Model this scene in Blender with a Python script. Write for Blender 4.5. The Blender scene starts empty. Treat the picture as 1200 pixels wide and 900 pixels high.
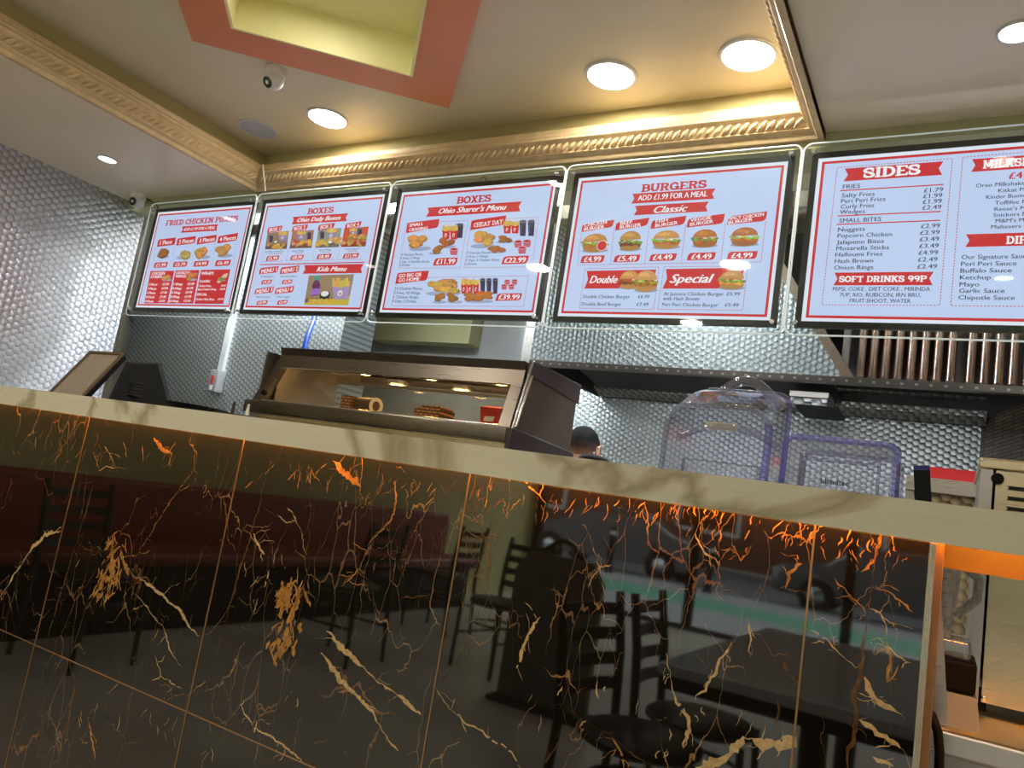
import bpy, bmesh, math, random
from mathutils import Vector, Matrix, Euler
random.seed(7)
SC = bpy.context.scene
COL = SC.collection
PI = math.pi

# ------------------------------------------------------------------ camera
EYE = 1.15                                   # camera height in metres, camera stands at x = y = 0
R = ((0.8579929985, 0.0637490743, -0.5096901706),
     (0.4885123489, 0.2054097205, 0.8480345109),
     (0.1587567305, -0.9765976153, 0.145097892))
F = 895.06
cam_data = bpy.data.cameras.new('camera'); cam = bpy.data.objects.new('camera', cam_data); COL.objects.link(cam)
cam.matrix_world = Matrix(((R[0][0], -R[0][1], -R[0][2], 0), (R[1][0], -R[1][1], -R[1][2], 0),
                           (R[2][0], -R[2][1], -R[2][2], EYE), (0, 0, 0, 1)))
cam_data.sensor_width = 36; cam_data.lens = F / 1200 * 36; cam_data.clip_start = 0.02
SC.camera = cam

# ------------------------------------------------------------------ view, sky, light levels
SC.view_settings.view_transform = 'Standard'
try: SC.view_settings.look = 'None'
except Exception: pass
SC.view_settings.exposure = 0.0; SC.view_settings.gamma = 1.0; SC.view_settings.use_curve_mapping = False
LAMP = 130.0          # downlight lens radiance
KITCHEN_LAMP = 60.0
SPOT = 9.0          # small soffit spots  # kitchen ceiling panels
LED = 62.0           # orange strip under the counter
HEAT = 42.0          # warm lamps of the heated cabinet
CANOPY_FILL = 21.0        # unseen strip added behind the canopy lip to brighten the back wall
SKY = 0.8
w = bpy.data.worlds.new('world'); SC.world = w; w.use_nodes = True
wn = w.node_tree.nodes; wl = w.node_tree.links
sky = wn.new('ShaderNodeTexSky'); sky.sky_type = 'NISHITA'; sky.sun_disc = False
sky.sun_elevation = math.radians(40); sky.sun_rotation = math.radians(150); sky.air_density = 1.5; sky.dust_density = 4
hs = wn.new('ShaderNodeHueSaturation'); hs.inputs['Saturation'].default_value = .25; wl.new(sky.outputs[0], hs.inputs['Color']); wl.new(hs.outputs[0], wn['Background'].inputs[0]); wn['Background'].inputs[1].default_value = SKY
SC.cycles.max_bounces = 10; SC.cycles.transparent_max_bounces = 24

def ray(u, v):
    a, b, c = u - 600, v - 450, F
    return Vector(tuple(r[0]*a + r[1]*b + r[2]*c for r in R))
def P(u, v, Y):                              # point at depth Y seen at photo pixel (u, v)
    r = ray(u, v); r *= Y / r.y; return Vector((r.x, r.y, r.z + EYE))
def PZ(u, v, Z):
    r = ray(u, v); r *= (Z - EYE) / r.z; return Vector((r.x, r.y, Z))

# ------------------------------------------------------------------ colour and materials
def lin(c):
    return tuple((x/255/12.92 if x/255 <= .04045 else ((x/255+.055)/1.055)**2.4) for x in c)
def new_mat(name):
    m = bpy.data.materials.new(name); m.use_nodes = True
    return m, m.node_tree.nodes, m.node_tree.links, m.node_tree.nodes['Principled BSDF']
def setin(b, **k):
    for n, v in k.items():
        n = n.replace('_', ' ')
        if n in b.inputs: b.inputs[n].default_value = v
MATS = {}
def mat(name, rgb, rough=.5, metal=0, vary=.08, scale=12, coat=0, spec=.5, bump=0, bscale=60):
    if name in MATS: return MATS[name]
    m, N, L, b = new_mat(name)
    c = lin(rgb)
    setin(b, Roughness=rough, Metallic=metal, Coat_Weight=coat, Coat_Roughness=.05, Specular_IOR_Level=spec)
    tc = N.new('ShaderNodeTexCoord'); nz = N.new('ShaderNodeTexNoise'); nz.inputs['Scale'].default_value = scale; nz.inputs['Detail'].default_value = 4
    L.new(tc.outputs['Object'], nz.inputs['Vector'])
    rp = N.new('ShaderNodeValToRGB')
    rp.color_ramp.elements[0].position = .3; rp.color_ramp.elements[1].position = .7
    rp.color_ramp.elements[0].color = tuple(x*(1-vary) for x in c) + (1,)
    rp.color_ramp.elements[1].color = tuple(min(1, x*(1+vary)) for x in c) + (1,)
    L.new(nz.outputs['Fac'], rp.inputs[0]); L.new(rp.outputs[0], b.inputs['Base Color'])
    if bump:
        n2 = N.new('ShaderNodeTexNoise'); n2.inputs['Scale'].default_value = bscale; L.new(tc.outputs['Object'], n2.inputs['Vector'])
        bp = N.new('ShaderNodeBump'); bp.inputs['Strength'].default_value = bump; bp.inputs['Distance'].default_value = .01
        L.new(n2.outputs['Fac'], bp.inputs['Height']); L.new(bp.outputs[0], b.inputs['Normal'])
    MATS[name] = m; return m
def glow(name, rgb, strength):
    if name in MATS: return MATS[name]
    m, N, L, b = new_mat(name)
    setin(b, Base_Color=(.8, .8, .8, 1), Emission_Color=lin(rgb)+(1,), Emission_Strength=strength, Roughness=.4)
    MATS[name] = m; return m
def brushed(name, rgb, rough=.3, along=0):
    """brushed steel: fine streaks along one axis"""
    if name in MATS: return MATS[name]
    m, N, L, b = new_mat(name); c = lin(rgb)
    setin(b, Base_Color=c+(1,), Metallic=1, Roughness=rough)
    tc = N.new('ShaderNodeTexCoord'); mp = N.new('ShaderNodeMapping'); s = [90, 90, 90]; s[along] = 2.5
    mp.inputs['Scale'].default_value = s; nz = N.new('ShaderNodeTexNoise'); nz.inputs['Scale'].default_value = 3; nz.inputs['Detail'].default_value = 3
    L.new(tc.outputs['Object'], mp.inputs[0]); L.new(mp.outputs[0], nz.inputs['Vector'])
    mr = N.new('ShaderNodeMapRange'); mr.inputs[3].default_value = rough*.7; mr.inputs[4].default_value = rough*1.35
    L.new(nz.outputs['Fac'], mr.inputs[0]); L.new(mr.outputs[0], b.inputs['Roughness'])
    bp = N.new('ShaderNodeBump'); bp.inputs['Strength'].default_value = .06; bp.inputs['Distance'].default_value = .002
    L.new(nz.outputs['Fac'], bp.inputs['Height']); L.new(bp.outputs[0], b.inputs['Normal'])
    MATS[name] = m; return m
def jewelled(name, rgb, axis='x', s=.034, rough=.36, aniso=.9, tilt_amount=.28, metal=.86, swirl_shade=.26):
    """engine-turned steel: overlapping brushed swirls on a hexagonal lattice; every swirl is brushed in circles"""
    if name in MATS: return MATS[name]
    m, N, L, b = new_mat(name); c = lin(rgb)
    setin(b, Metallic=metal, Roughness=rough, Anisotropic=aniso)
    ge = N.new('ShaderNodeNewGeometry'); sp = N.new('ShaderNodeSeparateXYZ'); L.new(ge.outputs['Position'], sp.inputs[0])
    cb = N.new('ShaderNodeCombineXYZ')
    L.new(sp.outputs[0 if axis == 'x' else 1], cb.inputs[0]); L.new(sp.outputs[2], cb.inputs[1])
    size = Vector((s*1.732, s, 1))
    def wrapped(off):
        ad = N.new('ShaderNodeVectorMath'); ad.operation = 'ADD'; ad.inputs[1].default_value = off; L.new(cb.outputs[0], ad.inputs[0])
        wr = N.new('ShaderNodeVectorMath'); wr.operation = 'WRAP'; wr.inputs[1].default_value = size/2; wr.inputs[2].default_value = -size/2
        L.new(ad.outputs[0], wr.inputs[0])
        ln = N.new('ShaderNodeVectorMath'); ln.operation = 'LENGTH'; L.new(wr.outputs[0], ln.inputs[0]); return wr, ln
    wa, la = wrapped((0, 0, 0)); wb, lb = wrapped((size.x/2, size.y/2, 0))
    lt = N.new('ShaderNodeMath'); lt.operation = 'LESS_THAN'; L.new(lb.outputs['Value'], lt.inputs[0]); L.new(la.outputs['Value'], lt.inputs[1])
    mx = N.new('ShaderNodeMix'); mx.data_type = 'VECTOR'; L.new(lt.outputs[0], mx.inputs[0]); L.new(wa.outputs[0], mx.inputs[4]); L.new(wb.outputs[0], mx.inputs[5])
    of = N.new('ShaderNodeVectorMath'); of.operation = 'ADD'; of.inputs[1].default_value = (s*.20, s*.30, 0); L.new(mx.outputs[1], of.inputs[0])
    s2 = N.new('ShaderNodeSeparateXYZ'); L.new(of.outputs[0], s2.inputs[0])
    ng = N.new('ShaderNodeMath'); ng.operation = 'MULTIPLY'; ng.inputs[1].default_value = -1; L.new(s2.outputs[1], ng.inputs[0])
    tg = N.new('ShaderNodeCombineXYZ'); L.new(ng.outputs[0], tg.inputs[0 if axis == 'x' else 1]); L.new(s2.outputs[0], tg.inputs[2])
    nm = N.new('ShaderNodeVectorMath'); nm.operation = 'NORMALIZE'; L.new(tg.outputs[0], nm.inputs[0])
    L.new(nm.outputs[0], b.inputs['Tangent'])
    # each swirl is also ground a touch out of flat
    tilt = N.new('ShaderNodeVectorMath'); tilt.operation = 'SCALE'; tilt.inputs['Scale'].default_value = tilt_amount/s
    back = N.new('ShaderNodeCombineXYZ'); L.new(s2.outputs[0], back.inputs[0 if axis == 'x' else 1]); L.new(s2.outputs[1], back.inputs[2])
    L.new(back.outputs[0], tilt.inputs[0])
    ad2 = N.new('ShaderNodeVectorMath'); ad2.operation = 'ADD'; L.new(ge.outputs['Normal'], ad2.inputs[0]); L.new(tilt.outputs[0], ad2.inputs[1])
    n2 = N.new('ShaderNodeVectorMath'); n2.operation = 'NORMALIZE'; L.new(ad2.outputs[0], n2.inputs[0]); L.new(n2.outputs[0], b.inputs['Normal'])
    nz = N.new('ShaderNodeTexNoise'); nz.inputs['Scale'].default_value = 1.7; L.new(ge.outputs['Position'], nz.inputs['Vector'])
    rp = N.new('ShaderNodeValToRGB'); rp.color_ramp.elements[0].color = tuple(x*.86 for x in c)+(1,); rp.color_ramp.elements[1].color = tuple(min(1, x*1.1) for x in c)+(1,)
    L.new(nz.outputs['Fac'], rp.inputs[0])
    # light-dark contrast of the swirls painted into the colour, darker away from each centre
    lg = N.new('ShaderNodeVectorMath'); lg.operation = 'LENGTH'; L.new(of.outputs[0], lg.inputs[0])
    gr = N.new('ShaderNodeMapRange'); gr.inputs[1].default_value = s*.25; gr.inputs[2].default_value = s*.85; gr.inputs[3].default_value = 1.0; gr.inputs[4].default_value = swirl_shade; L.new(lg.outputs['Value'], gr.inputs[0])
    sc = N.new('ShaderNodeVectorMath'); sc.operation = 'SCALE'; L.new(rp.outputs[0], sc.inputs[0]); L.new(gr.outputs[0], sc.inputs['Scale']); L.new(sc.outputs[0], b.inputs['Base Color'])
    MATS[name] = m; return m
def clear(name, rgb, gloss=.5, tint=1.0, milk=0.0, ior=1.49):
    """thin clear plastic or glass: what lies behind shows through, the surface mirrors by Fresnel"""
    if name in MATS: return MATS[name]
    m, N, L, b = new_mat(name); N.remove(b)
    out = N['Material Output']
    tr = N.new('ShaderNodeBsdfTransparent'); tr.inputs[0].default_value = lin(rgb)+(1,)
    gl = N.new('ShaderNodeBsdfGlossy'); gl.inputs['Roughness'].default_value = .03
    f0 = ((ior-1)/(ior+1))**2                # Schlick's rule, the same from either side of the sheet
    ge = N.new('ShaderNodeNewGeometry'); dt = N.new('ShaderNodeVectorMath'); dt.operation = 'DOT_PRODUCT'; L.new(ge.outputs['Normal'], dt.inputs[0]); L.new(ge.outputs['Incoming'], dt.inputs[1])
    aa = N.new('ShaderNodeMath'); aa.operation = 'ABSOLUTE'; L.new(dt.outputs['Value'], aa.inputs[0]); om = N.new('ShaderNodeMath'); om.operation = 'SUBTRACT'; om.inputs[0].default_value = 1; L.new(aa.outputs[0], om.inputs[1])
    pw = N.new('ShaderNodeMath'); pw.operation = 'POWER'; pw.inputs[1].default_value = 5; L.new(om.outputs[0], pw.inputs[0]); fr = N.new('ShaderNodeMath'); fr.operation = 'MULTIPLY_ADD'; fr.inputs[1].default_value = 1-f0; fr.inputs[2].default_value = f0; L.new(pw.outputs[0], fr.inputs[0])
    df = N.new('ShaderNodeBsdfDiffuse'); df.inputs[0].default_value = (.75, .77, .82, 1)
    nz = N.new('ShaderNodeTexNoise'); nz.inputs['Scale'].default_value = 9; nz.inputs['Detail'].default_value = 5
    mu = N.new('ShaderNodeMath'); mu.operation = 'MULTIPLY'; mu.inputs[1].default_value = milk*2; L.new(nz.outputs['Fac'], mu.inputs[0])
    m0 = N.new('ShaderNodeMixShader'); L.new(mu.outputs[0], m0.inputs[0]); L.new(tr.outputs[0], m0.inputs[1]); L.new(df.outputs[0], m0.inputs[2])
    m1 = N.new('ShaderNodeMixShader'); L.new(fr.outputs[0], m1.inputs[0]); L.new(m0.outputs[0], m1.inputs[1]); L.new(gl.outputs[0], m1.inputs[2])
    L.new(m1.outputs[0], out.inputs[0]); MATS[name] = m; return m

# ------------------------------------------------------------------ mesh builder
class MB:
    def __init__(s): s.v = []; s.f = []; s.mi = []; s.col = []
    def add(s, verts, faces, mi=0, col=(1, 1, 1)):
        o = len(s.v); s.v += [tuple(p) for p in verts]
        for f in faces: s.f.append(tuple(i+o for i in f)); s.mi.append(mi); s.col.append(col)
        return s
    def box(s, a, b, mi=0, bevel=0, M=None):
        x0, x1 = sorted((a[0], b[0])); y0, y1 = sorted((a[1], b[1])); z0, z1 = sorted((a[2], b[2]))
        if bevel > 0:
            bm = bmesh.new(); bmesh.ops.create_cube(bm, size=1)
            bmesh.ops.scale(bm, vec=(x1-x0, y1-y0, z1-z0), verts=bm.verts)
            bmesh.ops.translate(bm, vec=((x0+x1)/2, (y0+y1)/2, (z0+z1)/2), verts=bm.verts)
            bmesh.ops.bevel(bm, geom=bm.edges[:], offset=min(bevel, .49*min(x1-x0, y1-y0, z1-z0)), segments=3, profile=.5, affect='EDGES')
            if M: bmesh.ops.transform(bm, matrix=M, verts=bm.verts)
            bm.verts.index_update()
            s.add([v.co[:] for v in bm.verts], [[v.index for v in f.verts] for f in bm.faces], mi); bm.free(); return s
        vs = [(x, y, z) for x in (x0, x1) for y in (y0, y1) for z in (z0, z1)]
        if M: vs = [tuple(M @ Vector(p)) for p in vs]
        return s.add(vs, [(0, 1, 3, 2), (4, 6, 7, 5), (0, 4, 5, 1), (2, 3, 7, 6), (0, 2, 6, 4), (1, 5, 7, 3)], mi)
    def hexa(s, q0, q1, mi=0):
        """solid between two quads of four points each"""
        return s.add(list(q0)+list(q1), [(0, 3, 2, 1), (4, 5, 6, 7), (0, 1, 5, 4), (1, 2, 6, 5), (2, 3, 7, 6), (3, 0, 4, 7)], mi)
    def prism(s, poly, d, mi=0):
        n = len(poly); d = Vector(d); a = [Vector(p) for p in poly]
        return s.add(a + [p + d for p in a], [tuple(range(n))[::-1], tuple(range(n, 2*n))] + [(i, (i+1) % n, n+(i+1) % n, n+i) for i in range(n)], mi)
    def tube(s, pts, r, n=10, mi=0, closed=False, cap=True, flat=None):
        pts = [Vector(p) for p in pts]; m = len(pts); rr = r if isinstance(r, (list, tuple)) else [r]*m
        rings = []; ref = None
        for i, p in enumerate(pts):
            if closed: t = pts[(i+1) % m] - pts[i-1]
            else: t = pts[min(i+1, m-1)] - pts[max(i-1, 0)]
            t.normalize()
            if ref is None:
                ref = Vector((0, 0, 1)) if abs(t.z) < .9 else Vector((1, 0, 0))
                if flat: ref = Vector(flat)
            u = (ref - t*ref.dot(t)); u.normalize(); w_ = t.cross(u); ref = u
            rings.append([p + u*(rr[i]*math.cos(2*PI*k/n)) + w_*(rr[i]*math.sin(2*PI*k/n)) for k in range(n)])
        vs = [q for rg in rings for q in rg]; fs = []
        for i in range(m if closed else m-1):
            a, b = i*n, ((i+1) % m)*n
            fs += [(a+k, a+(k+1) % n, b+(k+1) % n, b+k) for k in range(n)]
        if cap and not closed: fs += [tuple(range(n))[::-1], tuple(range((m-1)*n, m*n))]
        return s.add(vs, fs, mi)
    def lathe(s, prof, c, n=32, axis=(0, 0, 1), mi=0, cap=False):
        """prof: list of (radius, height) along axis from c"""
        ax = Vector(axis).normalized(); u = ax.orthogonal().normalized(); w_ = ax.cross(u); c = Vector(c)
        vs = []; fs = []
        for r, h in prof:
            vs += [c + ax*h + (u*math.cos(2*PI*k/n) + w_*math.sin(2*PI*k/n))*max(r, 1e-5) for k in range(n)]
        for i in range(len(prof)-1):
            fs += [(i*n+k, i*n+(k+1) % n, (i+1)*n+(k+1) % n, (i+1)*n+k) for k in range(n)]
        if cap: fs += [tuple(range(n))[::-1], tuple(range((len(prof)-1)*n, len(prof)*n))]
        return s.add(vs, fs, mi)
    def ball(s, c, r, n=20, m=12, mi=0, M=None):
        c = Vector(c); r = r if isinstance(r, (tuple, list)) else (r, r, r); vs = []; fs = []
        for i in range(m+1):
            th = PI*i/m
            for k in range(n):
                ph = 2*PI*k/n; q = Vector((r[0]*math.sin(th)*math.cos(ph), r[1]*math.sin(th)*math.sin(ph), r[2]*math.cos(th)))
                if M: q = M @ q
                vs.append(c + q)
        for i in range(m): fs += [(i*n+k, (i+1)*n+k, (i+1)*n+(k+1) % n, i*n+(k+1) % n) for k in range(n)]
        return s.add(vs, fs, mi)
    def build(s, name, mats, parent=None, smooth=None, label=None, world=True):
        me = bpy.data.meshes.new(name); me.from_pydata(s.v, [], s.f)
        mats = mats if isinstance(mats, (list, tuple)) else [mats]
        for m in mats: me.materials.append(m)
        me.polygons.foreach_set('material_index', s.mi)
        if smooth is not None:
            me.shade_smooth(); me.set_sharp_from_angle(angle=math.radians(smooth))
        me.update()
        o = bpy.data.objects.new(name, me); COL.objects.link(o)
        if parent:
            o.parent = parent
            if world and parent.parent is None and parent.type == 'EMPTY': o.matrix_parent_inverse = Matrix.Translation(-parent.location)
        if label: o['label'] = label
        return o
def tag(o, label=None, cat=None, group=None, kind=None):
    if label: o['label'] = label
    if cat: o['category'] = cat
    if group: o['group'] = group
    if kind: o['kind'] = kind
    return o
def thing(name, label, cat, loc=(0, 0, 0), group=None, rot=None):
    o = bpy.data.objects.new(name, None); COL.objects.link(o); o.location = loc; o.empty_display_size = .05
    if rot: o.rotation_euler = rot
    return tag(o, label, cat, group)
def structure(o): o['kind'] = 'structure'; return o
def dup(root, loc, rot=None, label=None, group=None, fix=None):
    r = root.copy(); COL.objects.link(r); r.location = loc
    if rot: r.rotation_euler = rot
    if label: r['label'] = label
    if group: r['group'] = group
    for ch in list(root.children):
        c = ch.copy(); COL.objects.link(c); c.parent = r
        for g in ch.children:
            d = g.copy(); COL.objects.link(d); d.parent = c
    return r

# ------------------------------------------------------------------ materials
UPPER = mat('upper_ceiling_paint', (206, 196, 168), .32, vary=.03, scale=2)
RECESS = mat('olive_paint', (178, 166, 116), .4, vary=.04, scale=3)
LOWER = mat('soffit_paint', (228, 214, 188), .28, vary=.03, scale=2)
BEAMP = mat('pale_green_paint', (186, 184, 140), .4, vary=.03)
CORN = mat('gilded_plaster', (202, 176, 134), .42, vary=.12, scale=25)
CORAL = mat('coral_paint', (216, 128, 78), .3, vary=.05, scale=4)
TRAYIN = mat('pale_yellow_paint', (240, 233, 172), .5, vary=.02)
OLIVE = mat('customer_wall_paint', (176, 168, 120), .5, vary=.05, scale=3)
FLOORM = mat('grey_floor_tile', (176, 173, 166), .3, vary=.15, scale=1.5)
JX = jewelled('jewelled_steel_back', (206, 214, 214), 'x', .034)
JY = jewelled('jewelled_steel_side', (216, 216, 222), 'y', .040, metal=.82, swirl_shade=.5)
STEEL = brushed('brushed_steel', (198, 192, 184), .3, 0)
STEELZ = brushed('brushed_steel_upright', (196, 192, 186), .3, 2)
STEELD = brushed('dark_brushed_steel', (120, 112, 104), .35, 0)
CHROME = brushed('chrome', (230, 230, 232), .12, 2)
BROWNP = mat('brown_panel', (92, 82, 72), .45, vary=.1, scale=20, metal=.3)
SHADED = mat('shade_dark_steel', (46, 42, 40), .45, metal=.6, vary=.3, scale=8)  # near-black colour stands in for the shade under and behind the canopy face
BLACK = mat('black_plastic', (11, 11, 12), .55, vary=.1, spec=.2)
WHITE = mat('white_plastic', (228, 228, 226), .35, vary=.03)
GREYP = mat('grey_plastic', (150, 152, 154), .45, vary=.04)
GREYTILE = mat('grey_marble_tile', (170, 172, 172), .18, vary=.12, scale=5)
REDP = mat('red_enamel', (176, 32, 34), .35, vary=.08)

# ------------------------------------------------------------------ the room
XL = -4.68; ZLOW = 2.618; YB = 2.715; ZUP = 2.817; XR = 3.0
HX0, HX1, HY0 = -3.48, -.492, -1.2           # the ceiling recess
structure(MB().box((XL-.2, -6.5, -.1), (XR+.2, 4.8, 0)).build('floor', FLOORM))

b = MB()                                     # soffits round the recess, then the kitchen ceiling
b.box((XL-.1, -6.5, ZLOW), (HX0, YB, 3.1), 0); b.box((HX1, -6.5, ZLOW), (XR, YB, 3.1), 0)
b.box((HX0, -6.5, ZLOW), (HX1, HY0, 3.1), 0); b.box((-6.2, YB+.2, 2.70), (XR, 4.8, 3.1), 0)
structure(b.build('ceiling', LOWER))
b = MB()                                     # paint of the recess walls, 2 mm skins
t = .003
b.box((HX0, HY0, ZLOW+.01), (HX0+t, YB, ZUP)); b.box((HX1-t, HY0, ZLOW+.01), (HX1, YB, ZUP)); b.box((HX0, YB-t, ZLOW+.01), (HX1, YB, ZUP)); b.box((HX0, HY0, ZLOW+.01), (HX1, HY0+t, ZUP))
structure(b.build('trim_recess_walls', RECESS))
# beam the menus hang on
structure(MB().box((XL, YB, 2.565), (XR, YB+.2, 3.1)).build('trim_beam', BEAMP))

# the coral tray: a square frame turned about 42 degrees
A = Vector((-2.83, 1.738)); B_ = Vector((-2.031, 2.468)); e = (B_-A); side = e.length; e.normalize(); nrm = Vector((e.y, -e.x))
def tray(m, n): q = A + e*m + nrm*n; return (q.x, q.y)
wf = .19; ZT = 2.78
outer = [tray(0, 0), tray(side, 0), tray(side, side), tray(0, side)]
rim = [tray(wf-.012, wf-.012), tray(side-wf+.012, wf-.012), tray(side-wf+.012, side-wf+.012), tray(wf-.012, side-wf+.012)]
inner = [tray(wf, wf), tray(side-wf, wf), tray(side-wf, side-wf), tray(wf, side-wf)]
# upper ceiling with the square opening of the tray
bm = bmesh.new()
def loop(pts, z):
    vs = [bm.verts.new((x, y, z)) for x, y in pts]
    return [bm.edges.new((vs[i], vs[(i+1) % len(vs)])) for i in range(len(vs))]
es = loop([(HX0-.02, HY0-.02), (HX1+.02, HY0-.02), (HX1+.02, YB+.02), (HX0-.02, YB+.02)], ZUP) + loop(rim, ZUP)
bmesh.ops.triangle_fill(bm, use_beauty=True, edges=es)
bmesh.ops.recalc_face_normals(bm, faces=bm.faces)
r_ = bmesh.ops.extrude_face_region(bm, geom=bm.faces[:]); bmesh.ops.translate(bm, vec=(0, 0, .03), verts=[v for v in r_['geom'] if isinstance(v, bmesh.types.BMVert)])
bmesh.ops.recalc_face_normals(bm, faces=bm.faces)
bm.verts.index_update(); b = MB(); b.add([v.co[:] for v in bm.verts], [[v.index for v in f.verts] for f in bm.faces]); bm.free()
structure(b.build('ceiling_upper', UPPER))
b = MB()
for i in range(4):
    j = (i+1) % 4
    b.hexa([(*outer[i], ZT), (*outer[j], ZT), (*rim[j], ZT), (*rim[i], ZT)], [(*outer[i], ZUP), (*outer[j], ZUP), (*rim[j], ZUP), (*rim[i], ZUP)])
structure(b.build('trim_coral_tray', CORAL))
b = MB(); zt2 = 2.945
for i in range(4):
    j = (i+1) % 4; o2 = rim
    b.hexa([(*o2[i], ZT+.001), (*o2[j], ZT+.001), (*inner[j], ZT+.001), (*inner[i], ZT+.001)], [(*o2[i], zt2), (*o2[j], zt2), (*inner[j], zt2), (*inner[i], zt2)])
b.prism([(x, y, zt2) for x, y in o2], (0, 0, .02))
structure(b.build('ceiling_tray', TRAYIN))

# cornice round the recess: stepped mouldings with a rope band
PROF = [(0, -.030), (.022, -.030), (.028, -.022), (.030, -.012), (.042, -.008), (.050, 0), (.046, .005), (.066, .040), (.074, .044), (.080, .052), (.076, .060), (.068, .063), (.072, .075),
        (.066, .082), (.058, .086), (.060, .098), (.050, .103), (.052, .112), (0, .114)]
def cornice(name, p0, p1, inw, mit0, mit1):
    """profile swept from p0 to p1; inw points into the recess; mitres shorten the inner edge"""
    p0 = Vector(p0); p1 = Vector(p1); d = (p1-p0).normalized(); inw = Vector(inw); b = MB(); n = len(PROF); vs = []
    for (p, sg) in ((p0, mit0), (p1, -mit1)):
        vs += [p + inw*a + Vector((0, 0, h)) + d*(sg*a) for a, h in PROF]
    b.add(vs, [(i, i+1, n+i+1, n+i) for i in range(n-1)] + [tuple(range(n)), tuple(range(n, 2*n))[::-1]])
    L_ = (p1-p0).length; k = int(L_/.034)
    for i in range(k):                       # slanted strands of the rope
        c = p0 + d*(.07+(L_-.14)*(i+.5)/k) + inw*.057 + Vector((0, 0, .023))
        a_ = d*.017 + Vector((0, 0, .015)) + inw*.008; ou = inw*.003 + Vector((0, 0, -.002)); b.tube([c-a_, c-a_*.5+ou, c+ou*1.3, c+a_*.5+ou, c+a_], [.003, .0066, .0078, .0066, .003], 6)
    return structure(b.build(name, CORN, smooth=50))
cornice('trim_1', (HX0, YB, ZLOW), (HX1, YB, ZLOW), (0, -1, 0), 1, 1)
cornice('trim_2', (HX0, HY0, ZLOW), (HX0, YB, ZLOW), (1, 0, 0), 1, 1)
cornice('trim_3', (HX1, YB, ZLOW), (HX1, HY0, ZLOW), (-1, 0, 0), 1, 1)
cornice('trim_4', (HX1, HY0, ZLOW), (HX0, HY0, ZLOW), (0, 1, 0), 1, 1)

# walls
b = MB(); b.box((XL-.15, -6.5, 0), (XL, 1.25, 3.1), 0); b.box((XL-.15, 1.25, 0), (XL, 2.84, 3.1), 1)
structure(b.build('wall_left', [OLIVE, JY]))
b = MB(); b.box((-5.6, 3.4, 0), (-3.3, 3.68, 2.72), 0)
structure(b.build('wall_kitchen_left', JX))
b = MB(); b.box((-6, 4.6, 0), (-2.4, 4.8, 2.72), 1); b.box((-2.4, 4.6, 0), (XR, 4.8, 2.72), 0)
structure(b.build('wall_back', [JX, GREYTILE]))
structure(MB().box((XR, -6.5, 0), (XR+.15, 4.8, 3.1)).build('wall_right', OLIVE))
structure(MB().box((-6.2, 2.84, 0), (-6, 4.8, 3.1)).build('wall_passage', OLIVE))
# sloping end panel of brick-pattern steel, right of the canopy
BRICKM, N_, L_, pb = new_mat('brick_pattern_steel'); setin(pb, Metallic=.7, Roughness=.4)
tc = N_.new('ShaderNodeTexCoord'); mp = N_.new('ShaderNodeMapping'); mp.inputs['Rotation'].default_value = (PI/2, 0, 0)
bt = N_.new('ShaderNodeTexBrick'); bt.inputs['Scale'].default_value = 9; bt.inputs['Color1'].default_value = lin((120, 96, 70))+(1,); bt.inputs['Color2'].default_value = lin((96, 78, 58))+(1,); bt.inputs['Mortar'].default_value = lin((34, 28, 26))+(1,)
bt.inputs['Mortar Size'].default_value = .03; bt.inputs['Brick Width'].default_value = .6; bt.inputs['Row Height'].default_value = .16
L_.new(tc.outputs['Object'], mp.inputs[0]); L_.new(mp.outputs[0], bt.inputs[0]); L_.new(bt.outputs[0], pb.inputs['Base Color'])
structure(MB().hexa([(.085, 4.595, 0), (.26, 3.95, 0), (.30, 3.95, 0), (.125, 4.595, 0)], [(.085, 4.595, 1.93), (.26, 3.95, 1.93), (.30, 3.95, 1.93), (.125, 4.595, 1.93)]).build('wall_end_panel', BRICKM))

# passage door between the side wall and the back wall (set at a slant)
dA = Vector((-4.70, 2.845, 0)); dB = Vector((-5.48, 3.42, 0)); dd = (dB-dA).normalized(); dn = Vector((dd.y, -dd.x, 0)); 
if dn.y > 0: dn = -dn
MD = Matrix(((dd.x, dn.x, 0, dA.x), (dd.y, dn.y, 0, dA.y), (0, 0, 1, 0), (0, 0, 0, 1))); LD = (dB-dA).length
b = MB()
b.box((0, 0, 0), (.055, .05, 1.93), 1, M=MD); b.box((.055, 0, 0), (.12, .03, 1.93), 2, M=MD)
b.box((0, 0, 1.99), (.19, .05, 2.7), 0, M=MD); b.box((0, 0, 1.93), (LD, .06, 1.99), 0, M=MD)
b.box((.20, 0, 1.99), (.27, .03, 2.7), 0, M=MD); b.box((.27, -.02, 1.99), (LD, .01, 2.7), 2, M=MD); b.box((.12, -.02, 0), (LD, .01, 1.93), 2, M=MD)
b.box((0, 0, 2.52), (LD, .07, 2.7), 0, M=MD)
structure(b.build('door_1', [brushed('door_frame_steel', (150, 144, 132), .4, 2), WHITE, mat('door_panel', (112, 104, 90), .4, vary=.1, metal=.4, scale=30)]))

# olive bulkhead and end pillar in front of the grey tiled wall
b = MB(); z0 = P(490, 400, 4.45).z
structure(MB().box((P(436, 395, 4.45).x, 4.45, z0), (P(549, 402, 4.45).x, 4.6, 2.7)).build('trim_bulkhead', BEAMP))
structure(MB().box((P(612, 410, 3.9).x, 3.9, 0), (P(623, 410, 3.9).x+.03, 4.1, 2.7)).build('trim_pillar', STEELZ))

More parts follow.
